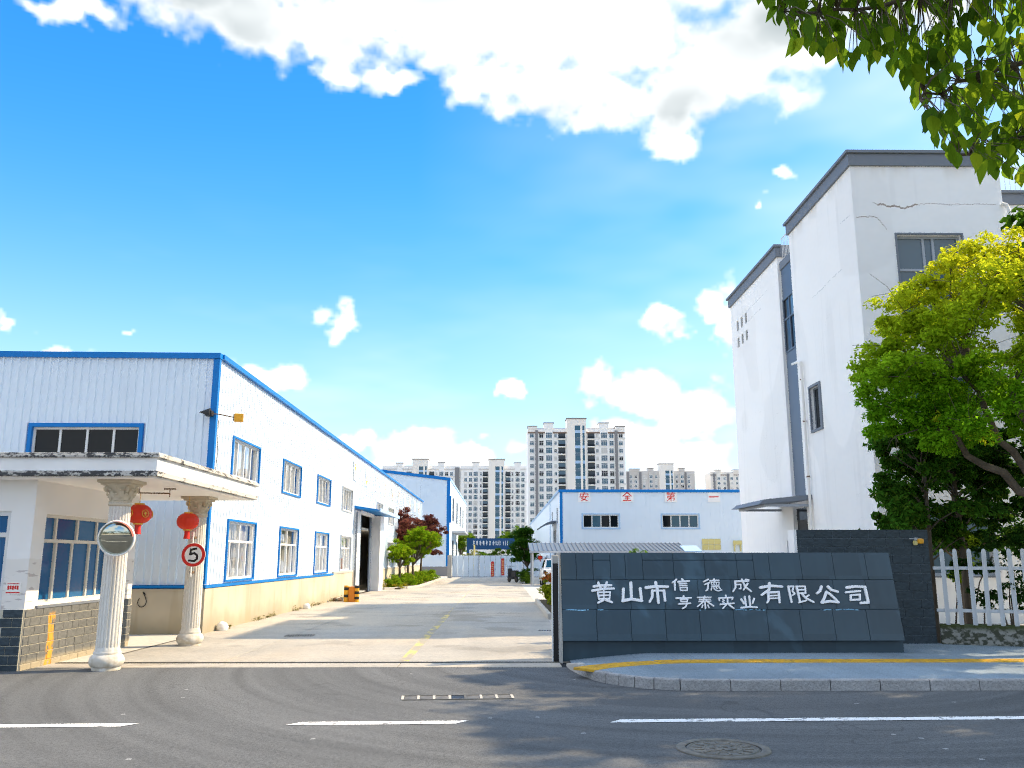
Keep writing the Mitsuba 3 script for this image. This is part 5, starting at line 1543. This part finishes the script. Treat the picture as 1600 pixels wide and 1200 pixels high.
# the near street tree: its branch hangs into the top right corner, each leaf its own
t = thing('street_tree', 'branch of a near street tree with large hanging green leaves in the top right corner', 'tree')
twig = []
trunk = tube([(6.9, 2.4, -.05), (6.8, 2.5, 1.6), (6.6, 2.7, 3.2), (6.3, 3.0, 4.6), (6.1, 3.2, 6.2)], [.22, .18, .15, .12, .07], 12)
put('trunk', trunk, 'm_bark', t, smooth=60)
LEAF = []
for bend in (.0, .35, -.25):
    xs = np.linspace(0, 1, 6)
    hw = np.array([.06, .80, 1.0, .80, .42, .0]) * .30
    v = []
    for q, w_ in zip(xs, hw):
        z = -.10 * q * q - .03 * bend
        fold = .35 * w_
        sx = bend * .22 * q * q
        v += [[-w_ + sx, q, z + fold], [sx, q, z], [w_ + sx, q, z + fold]]
    f = []
    for i in range(5):
        a = 3 * i
        for s in (0, 1):
            f += [[a + s, a + s + 1, a + s + 4], [a + s, a + s + 4, a + s + 3]]
    LEAF.append(mikit.ply((np.array(v), np.array(f)), smooth=True))
    if bend == 0:
        LEAFV = (np.array(v), np.array(f))
outline = Polygon([(1.60, 5.35), (1.66, 5.02), (1.82, 4.78), (2.14, 4.68), (2.42, 4.64), (2.50, 4.60), (2.57, 4.25), (2.72, 4.02), (3.10, 3.93), (3.6, 3.9), (3.6, 5.9), (1.6, 5.7)])
boughs = [[(6.2, 3.1, 5.2), (4.6, 4.0, 5.35), (3.4, 4.6, 5.15), (2.5, 4.8, 5.05), (1.75, 4.85, 5.0)], [(6.2, 3.1, 5.0), (4.8, 4.2, 4.9), (3.7, 4.7, 4.75), (3.0, 4.85, 4.6), (2.6, 4.9, 4.45)],
          [(6.25, 3.05, 4.7), (5.0, 4.3, 4.5), (4.0, 4.8, 4.35), (3.2, 4.95, 4.2), (2.8, 5.0, 4.1)], [(6.15, 3.15, 5.7), (4.6, 4.4, 5.8), (3.2, 5.0, 5.6), (2.2, 5.1, 5.4)]]
nodes = []
for b in boughs:
    b = np.array(b)
    s = np.linspace(0, len(b) - 1, 26)
    pts = np.stack([np.interp(s, np.arange(len(b)), b[:, k]) for k in range(3)], 1) + rng.normal(0, .02, (26, 3))
    twig.append(tube(pts, np.linspace(.04, .006, 26), 7))
    nodes.append(pts[8:])
nodes = np.vstack(nodes)
pts, tries = [], 0
cand = np.stack([rng.uniform(1.55, 3.6, 40000), rng.normal(4.85, .22, 40000), rng.uniform(3.88, 5.85, 40000)], 1)
cand = cand[shapely.contains_xy(outline, cand[:, 0] * 4.8 / cand[:, 1], 1.65 + (cand[:, 2] - 1.65) * 4.8 / cand[:, 1])]
cand = cand[meshkit.noise(cand * [3.6, 1.2, 3.6]) > .20]
for p in cand:
    if pts and (np.linalg.norm(np.array(pts) - p, axis=1)).min() < .039:
        continue
    pts.append(p)
    if len(pts) >= 1000:
        break
pts = np.array(pts)
order = np.argsort(pts[:, 1])
extra = []
spurs = []
for i, k in enumerate(order):
    p = pts[k]
    nd = nodes[np.argmin(np.linalg.norm(nodes - p - [0, 0, .06], axis=1))]
    spurs.append(tube([nd, (nd + p) / 2 + [0, 0, .04], p], [.0045, .003, .002], 4, cap=False))
    L_ = .132 * float(rng.uniform(.72, 1.22))
    m_ = T().translate(p.tolist()).rotate([0, 0, 1], float(rng.uniform(0, 360))).rotate([1, 0, 0], float(rng.normal(-68, 20))).rotate([0, 1, 0], float(rng.normal(0, 35))).scale(L_)
    if i < 298:
        put('leaf', LEAF[i % 3], f'm_big_leaf_{int(rng.choice(4, p=[.42, .30, .20, .08]))}', t, m_)
    else:
        M4 = np.array(m_.matrix)
        extra.append((LEAFV[0] @ M4[:3, :3].T + M4[:3, 3], LEAFV[1]))
put('further_leaves', join(*extra), 'm_big_leaf_0', t, kind='stuff')
put('twig', join(*twig, *spurs), 'm_bark', t)
# the rest of that crown, right of and above the picture
cen = np.stack([rng.uniform(4.6, 9.6, 40), rng.uniform(-.5, 3.6, 40), rng.uniform(4.9, 8.0, 40)], 1)
P, D = clump_points(cen, [.8] * 40, [230] * 40, shell=.1)
crown('upper_crown', t, P, D, .16, (.06, .15, .014), .3, kind='stuff')
# two more street trees right of the picture, whose shade falls on the road, the pavement and the sign
for i, (x, y, z, wx, wy, wz, lab) in enumerate([(14.3, 11.7, 8.0, 3.6, 2.0, 3.0, 'tall street tree just outside the picture on the right, shading the road'), (14.5, 18.6, 7.8, 2.2, 1.5, 3.2, 'tall street tree just outside the picture, behind the fence, shading the sign')]):
    tt_ = thing('shade_tree', lab, 'tree')
    cen = blob(x, y, z, wx, wy, wz, 60, 50 + i)
    put('trunk', join(tube([(x, y, -.05), (x + .1, y, 2.0), (x, y, 4.5), (x - .1, y, 7.5)], [.26, .2, .16, .07], 10), *[limb((x, y, 4.0), c, .06, .015, .08, 5, 5)[0] for c in cen[:16]]), 'm_bark', tt_, smooth=60)
    P, D = clump_points(cen, rng.uniform(.8, 1.15, 60), [520] * 60, shell=.1)
    crown('crown', tt_, P, D, .24, (.09, .19, .014), .3)
# greenery across the road behind the photographer, seen in the mirror and the panes
t = thing('far_side_trees', 'belt of green trees across the road mirrored in the round convex mirror', 'trees')
labels[t]['kind'] = 'stuff'
cen = np.stack([rng.uniform(-50, 46, 120), rng.uniform(-34, -22, 120), rng.uniform(.6, 4.6, 120)], 1)
P, D = clump_points(cen, rng.uniform(1.0, 1.8, 120), [260] * 120, shell=.2)
P[:, 2] = np.maximum(P[:, 2], .1)
v, f = leaf_mesh(P, .42, .35, .6, outward=D)
scene[t + '__foliage'] = {**mikit.ply((v, f), color=tint(len(P), (.05, .12, .014), .3)), 'bsdf': {'type': 'ref', 'id': 'm_leaf'}}
labels[t + '__foliage'] = {'kind': 'stuff'}
# ------------------------------------------------------------------ far end of the drive: gate, banner, carport, car; small things
t = thing('sheet_gate', 'white corrugated sheet gate with red paper strips across the far end of the drive', 'gate')
GYY = 75.2
x = -4.15
i = 0
while x < 7.2:
    w = .46
    put('sheet', join(box(x, x + w - .02, GYY, GYY + .03, .12, 1.86 - .05 * (x > 3.0)), *[box(x + q, x + q + .03, GYY - .02, GYY, .13, 1.85 - .05 * (x > 3.0)) for q in (.05, .16, .27, .38)]), 'm_steel', t)
    x += w
for x in (-1.95, -.02, 1.9, 3.9):
    put('post', box(x - .03, x + .03, GYY - .05, GYY - .021, .02, 1.9), 'm_grey_trim_light', t)
put('bottom_rail', box(-4.2, 7.2, GYY - .04, GYY + .03, .05, .119), 'm_grey_trim_light', t)
put('gate_pillar', box(-4.55, -4.2, GYY - .2, GYY + .2, -.05, 1.9, .01), 'm_concrete_plain', t)
for x, z0, z1 in ((-.85, .12, 1.36), (.02, .22, 1.62)):
    k = put('paper_strip', box(x, x + .24, GYY - .056, GYY - .051, z0, z1), 'm_red', t)
    put('writing', join(*[box(x + .06 + .03 * (q % 2), x + .18, GYY - .0585, GYY - .0562, z0 + .1 + .17 * q, z0 + .2 + .17 * q) for q in range(int((z1 - z0 - .2) / .17))]), 'm_lantern_red' if False else 'm_pale_yellow', k)

t = thing('banner_board', 'blue roadside banner board with white lettering above the far bushes', 'banner')
put('board', box(-3.6, 1.35, 95.0, 95.12, 2.55, 3.75), 'm_banner', t)
put('leg', box(-3.7, -3.45, 94.98, 95.15, 0, 3.8), 'm_banner', t)
put('leg', box(1.1, 1.5, 94.98, 95.15, 0, 3.8), 'm_banner', t)
lt = []
x = -3.1
for q in range(13):
    w = .30 if q < 7 else .17
    for s in range(4):
        lt.append(box(x + .02 + rng.uniform(0, w * .3), x + w - .03 - rng.uniform(0, w * .2), 94.97, 94.999, 3.02 + .12 * s, 3.075 + .12 * s))
    lt.append(box(x + w * .4, x + w * .4 + .05, 94.965, 94.999, 3.0, 3.5))
    x += w + .05 + (.15 if q == 9 else 0)
put('lettering', join(*lt), 'm_char_white', t)
tag(put('utility_post', tube([(-2.75, 90.0, 0), (-2.75, 90.0, 3.0)], .09, 8), 'm_pale_yellow'), 'pale yellow post in front of the bushes behind the gate', 'post')

# carport
t = thing('carport', 'carport with a sloping grey ribbed roof in front of the slogan factory', 'carport')
cx0, cx1, cya, cyb, cza, czb = 1.75, 11.6, 54.0, 57.5, 2.06, 2.62
k = put('roof', (np.array([[cx0, cya, cza], [cx1 + .3, cya, cza], [cx1, cyb, czb], [cx0, cyb, czb], [cx0, cya, cza - .06], [cx1 + .3, cya, cza - .06], [cx1, cyb, czb - .06], [cx0, cyb, czb - .06]]),
                  np.array([[0, 1, 2], [0, 2, 3], [4, 6, 5], [4, 7, 6], [0, 4, 5], [0, 5, 1], [1, 5, 6], [1, 6, 2], [2, 6, 7], [2, 7, 3], [3, 7, 4], [3, 4, 0]])), 'm_grey_roof', t)
for x in np.arange(cx0 + .02, cx1, .28):
    sl = math.atan2(czb - cza, cyb - cya)
    b, bf = box(x, x + .05, 0, math.hypot(czb - cza, cyb - cya) - .02, .0, .045)
    put('rib', (np.stack([b[:, 0], cya + b[:, 1] * math.cos(sl) - b[:, 2] * math.sin(sl), cza + b[:, 1] * math.sin(sl) + b[:, 2] * math.cos(sl)], 1), bf), 'm_grey_trim', k)
put('eave_strip', box(cx0 - .02, cx1 + .3, cya - .05, cya - .001, cza - .10, cza + .01), 'm_grey_trim_light', t)
for x in (1.95, 5.2, 8.4, 11.4):
    put('post', box(x - .05, x + .05, cya + .2, cya + .3, 0, cza - .05), 'm_alu', t)
    put('post', box(x - .05, x + .05, cyb - .4, cyb - .3, 0, czb - .08), 'm_grey_trim_light', t)
put('side_beam', box(1.85, 1.95, cya + .31, cyb - .41, 1.95, 2.05), 'm_grey_trim', t)
tag(put('lean_to_roof', (np.array([[10.9, 52.0, 2.06], [11.9, 52.0, 2.06], [11.9, 53.5, 2.4], [10.9, 53.5, 2.4], [10.9, 52.0, 2.0], [11.9, 52.0, 2.0], [11.9, 53.5, 2.34], [10.9, 53.5, 2.34]]), np.array([[0, 1, 2], [0, 2, 3], [4, 6, 5], [4, 7, 6], [0, 4, 5], [0, 5, 1], [1, 5, 6], [1, 6, 2], [2, 6, 7], [2, 7, 3], [3, 7, 4], [3, 4, 0]])), 'm_pale_blue'), 'small blue lean-to roof at the right end of the carport', 'roof')
lantern(2.42, 54.5, 1.68, .15, 'faded red lantern hanging under the left end of the carport', top=2.05, mark=False)

# white car under the carport, its rear to the drive
t = thing('car', 'white boxy car parked under the carport, its rear towards the gateway', 'car')
cm = T().translate([3.35, 52.1, 0])
prof = [(-.90, .42), (-.92, .62), (-.90, .95), (-.86, 1.02), (.86, 1.02), (.90, .95), (.92, .62), (.90, .42)]


def car_shell(sections):
    v, f = [], []
    n = len(sections[0][1])
    for y, ring in sections:
        v += [[x, y, z] for x, z in ring]
    for i in range(len(sections) - 1):
        for j in range(n):
            a, b = i * n + j, i * n + (j + 1) % n
            f += [[a, b, b + n], [a, b + n, a + n]]
    for base, flip in ((0, True), ((len(sections) - 1) * n, False)):
        for j in range(1, n - 1):
            q = [base, base + j, base + j + 1]
            f.append(q[::-1] if flip else q)
    return np.array(v), np.array(f)[:, ::-1]


def sc_ring(sx, z0, z1):
    return [(-.90 * sx, z0), (-.93 * sx, z0 + (z1 - z0) * .4), (-.90 * sx, z1 - .06), (-.84 * sx, z1), (.84 * sx, z1), (.90 * sx, z1 - .06), (.93 * sx, z0 + (z1 - z0) * .4), (.90 * sx, z0)]


put('body', car_shell([(0, sc_ring(.94, .50, .98)), (.06, sc_ring(.99, .36, 1.02)), (1.2, sc_ring(1, .30, 1.02)), (3.2, sc_ring(1, .30, 1.02)), (4.2, sc_ring(.98, .32, .96)), (4.45, sc_ring(.88, .42, .80))]), 'm_car_white', t, cm, smooth=35)
put('cabin', car_shell([(.10, [(-.80, 1.02), (-.78, 1.05), (-.70, 1.10), (-.66, 1.11), (.66, 1.11), (.70, 1.10), (.78, 1.05), (.80, 1.02)]), (.30, [(-.82, 1.02), (-.78, 1.3), (-.68, 1.58), (-.6, 1.62), (.6, 1.62), (.68, 1.58), (.78, 1.3), (.82, 1.02)]),
                        (2.4, [(-.82, 1.02), (-.78, 1.3), (-.68, 1.60), (-.6, 1.64), (.6, 1.64), (.68, 1.60), (.78, 1.3), (.82, 1.02)]), (3.3, [(-.80, 1.02), (-.78, 1.03), (-.72, 1.05), (-.66, 1.06), (.66, 1.06), (.72, 1.05), (.78, 1.03), (.80, 1.02)])]), 'm_car_white', t, cm, smooth=35)
put('rear_window', (np.array([[-.70, .105, 1.12], [.70, .105, 1.12], [.62, .265, 1.53], [-.62, .265, 1.53]]) + [0, -.02, 0], np.array([[0, 1, 2], [0, 2, 3]])), 'm_glass_teal', t, cm)
for s in (-1, 1):
    put('side_window', (np.array([[s * .845, .5, 1.08], [s * .845, 2.6, 1.08], [s * .72, 2.3, 1.52], [s * .72, .55, 1.52]]), np.array([[0, 1, 2], [0, 2, 3]])), 'm_glass_dark', t, cm)
    put('tail_light', box(s * .78 - .08, s * .78 + .08, -.02, .1, .74, .94, .01), 'm_dark', t, cm)
    for y in (.85, 3.5):
        w, wf = lathe([(.001, -.11), (.30, -.11), (.34, -.08), (.34, .08), (.30, .11), (.001, .11)], 24)
        k = put('wheel', (np.stack([w[:, 2] + s * .80, w[:, 0] + y, w[:, 1] + .34], 1), wf), 'm_black', t, cm)
        w, wf = lathe([(.001, 0), (.2, 0)], 16)
        put('rim', (np.stack([w[:, 2] + s * .925, w[:, 0] + y, w[:, 1] + .34], 1), wf), 'm_alu', k, cm)
put('bumper', box(-.84, .84, -.05, .12, .34, .56, .03), 'm_dark', t, cm)
put('number_plate', box(-.22, .22, -.056, -.05, .42, .52), 'm_alu', t, cm)
put('roof_rail', join(box(-.62, -.58, .6, 2.3, 1.64, 1.68), box(.58, .62, .6, 2.3, 1.64, 1.68)), 'm_dark', t, cm)

t = thing('scooter', 'dark parked scooter half hidden by the bush at the carport', 'scooter')
sm = T().translate([1.05, 60.5, 0]).rotate([0, 0, 1], 25)
for y in (0, 1.15):
    w, wf = lathe([(.001, -.05), (.2, -.05), (.23, 0), (.2, .05), (.001, .05)], 18)
    put('wheel', (np.stack([w[:, 2], w[:, 0] + y, w[:, 1] + .23], 1), wf), 'm_black', t, sm)
put('body', join(box(-.14, .14, -.1, .55, .35, .72, .05), box(-.12, .12, .4, 1.0, .22, .34, .03), box(-.15, .15, .92, 1.12, .3, .95, .05)), 'm_dark', t, sm, smooth=30)
put('seat', box(-.13, .13, -.15, .55, .72, .82, .03), 'm_black', t, sm)
put('handlebar', join(tube([(0, 1.05, .9), (0, .98, 1.08)], .03, 8), tube([(-.33, .95, 1.1), (.33, .95, 1.1)], .016, 8)), 'm_grey_trim', t, sm)
put('mirror', move(lathe([(.001, -.01), (.06, -.01), (.06, .01), (.001, .01)], 12), -.33, .95, 1.22), 'm_black', t, sm)

# yellow and black bollard guard at the factory door
t = thing('bollard_guard', 'orange and black striped guard with two posts at the foot of the factory wall', 'bollard')
for i, x in enumerate((-5.93, -5.52)):
    k = put('post', move(lathe([(.001, -.02), (.085, -.02), (.085, .60), (.07, .62), (.001, .625)], 20), x, 34.1, 0), 'm_yellow', t, smooth=40)
    put('band', move(join(*[lathe([(.0855, z), (.088, z + .003), (.088, z + .10), (.0855, z + .103)], 20) for z in ((.18, .45) if i == 0 else (.10, .30, .52))]), x, 34.1, 0), 'm_black', k, smooth=30)
put('panel', box(-5.84, -5.61, 34.06, 34.14, .0, .58, .012), 'm_orange', t)


def lump(x, y, z, r, n=2, sq=(1, 1, .7), seed=0):
    m = trimesh.creation.icosphere(n, 1.0)
    v = np.array(m.vertices)
    v = v * (.7 + .6 * meshkit.fbm(v * 1.6 + seed, 3)[:, None]) * np.array(sq) * r
    return v + [x, y, z], np.array(m.faces)


tag(put('plastic_bag', lump(-6.42, 29.5, .07, .12, 2, (1, 1, 1), 3), 'm_white', smooth=60), 'white plastic bag at the foot of the factory base, in its middle', 'litter')
tag(put('plastic_bag', lump(-6.45, 20.8, .08, .13, 2, (1, .9, 1), 5), 'm_white', smooth=60), 'white crumpled bag at the foot of the factory corner behind the rear column', 'litter')
t = thing('stone_heap', 'small heap of dark stones where the factory base steps back', 'stones')
for i in range(7):
    put('stone', lump(-6.35 + rng.uniform(-.2, .35), 34.7 + rng.uniform(-.4, .3), .06, rng.uniform(.07, .13), 1, (1, 1, .8), i), ['m_rust', 'm_mossy', 'm_far_stone'][i % 3], t)
P = np.stack([FX + .06 + np.abs(rng.normal(0, .06, 900)), rng.uniform(20, 39, 900), np.abs(rng.normal(.03, .05, 900))], 1)
P = P[meshkit.noise(np.stack([P[:, 1] * 1.4, P[:, 0] * 0, P[:, 0] * 0], 1)) > .55]
wv, wf = leaf_mesh(P, .07, .3, .35)
tag(put('weeds', (wv, wf), 'm_leaf', color=tint(len(P), (.14, .13, .03), .4)), 'dry weeds along the foot of the factory base', 'weeds', kind='stuff')
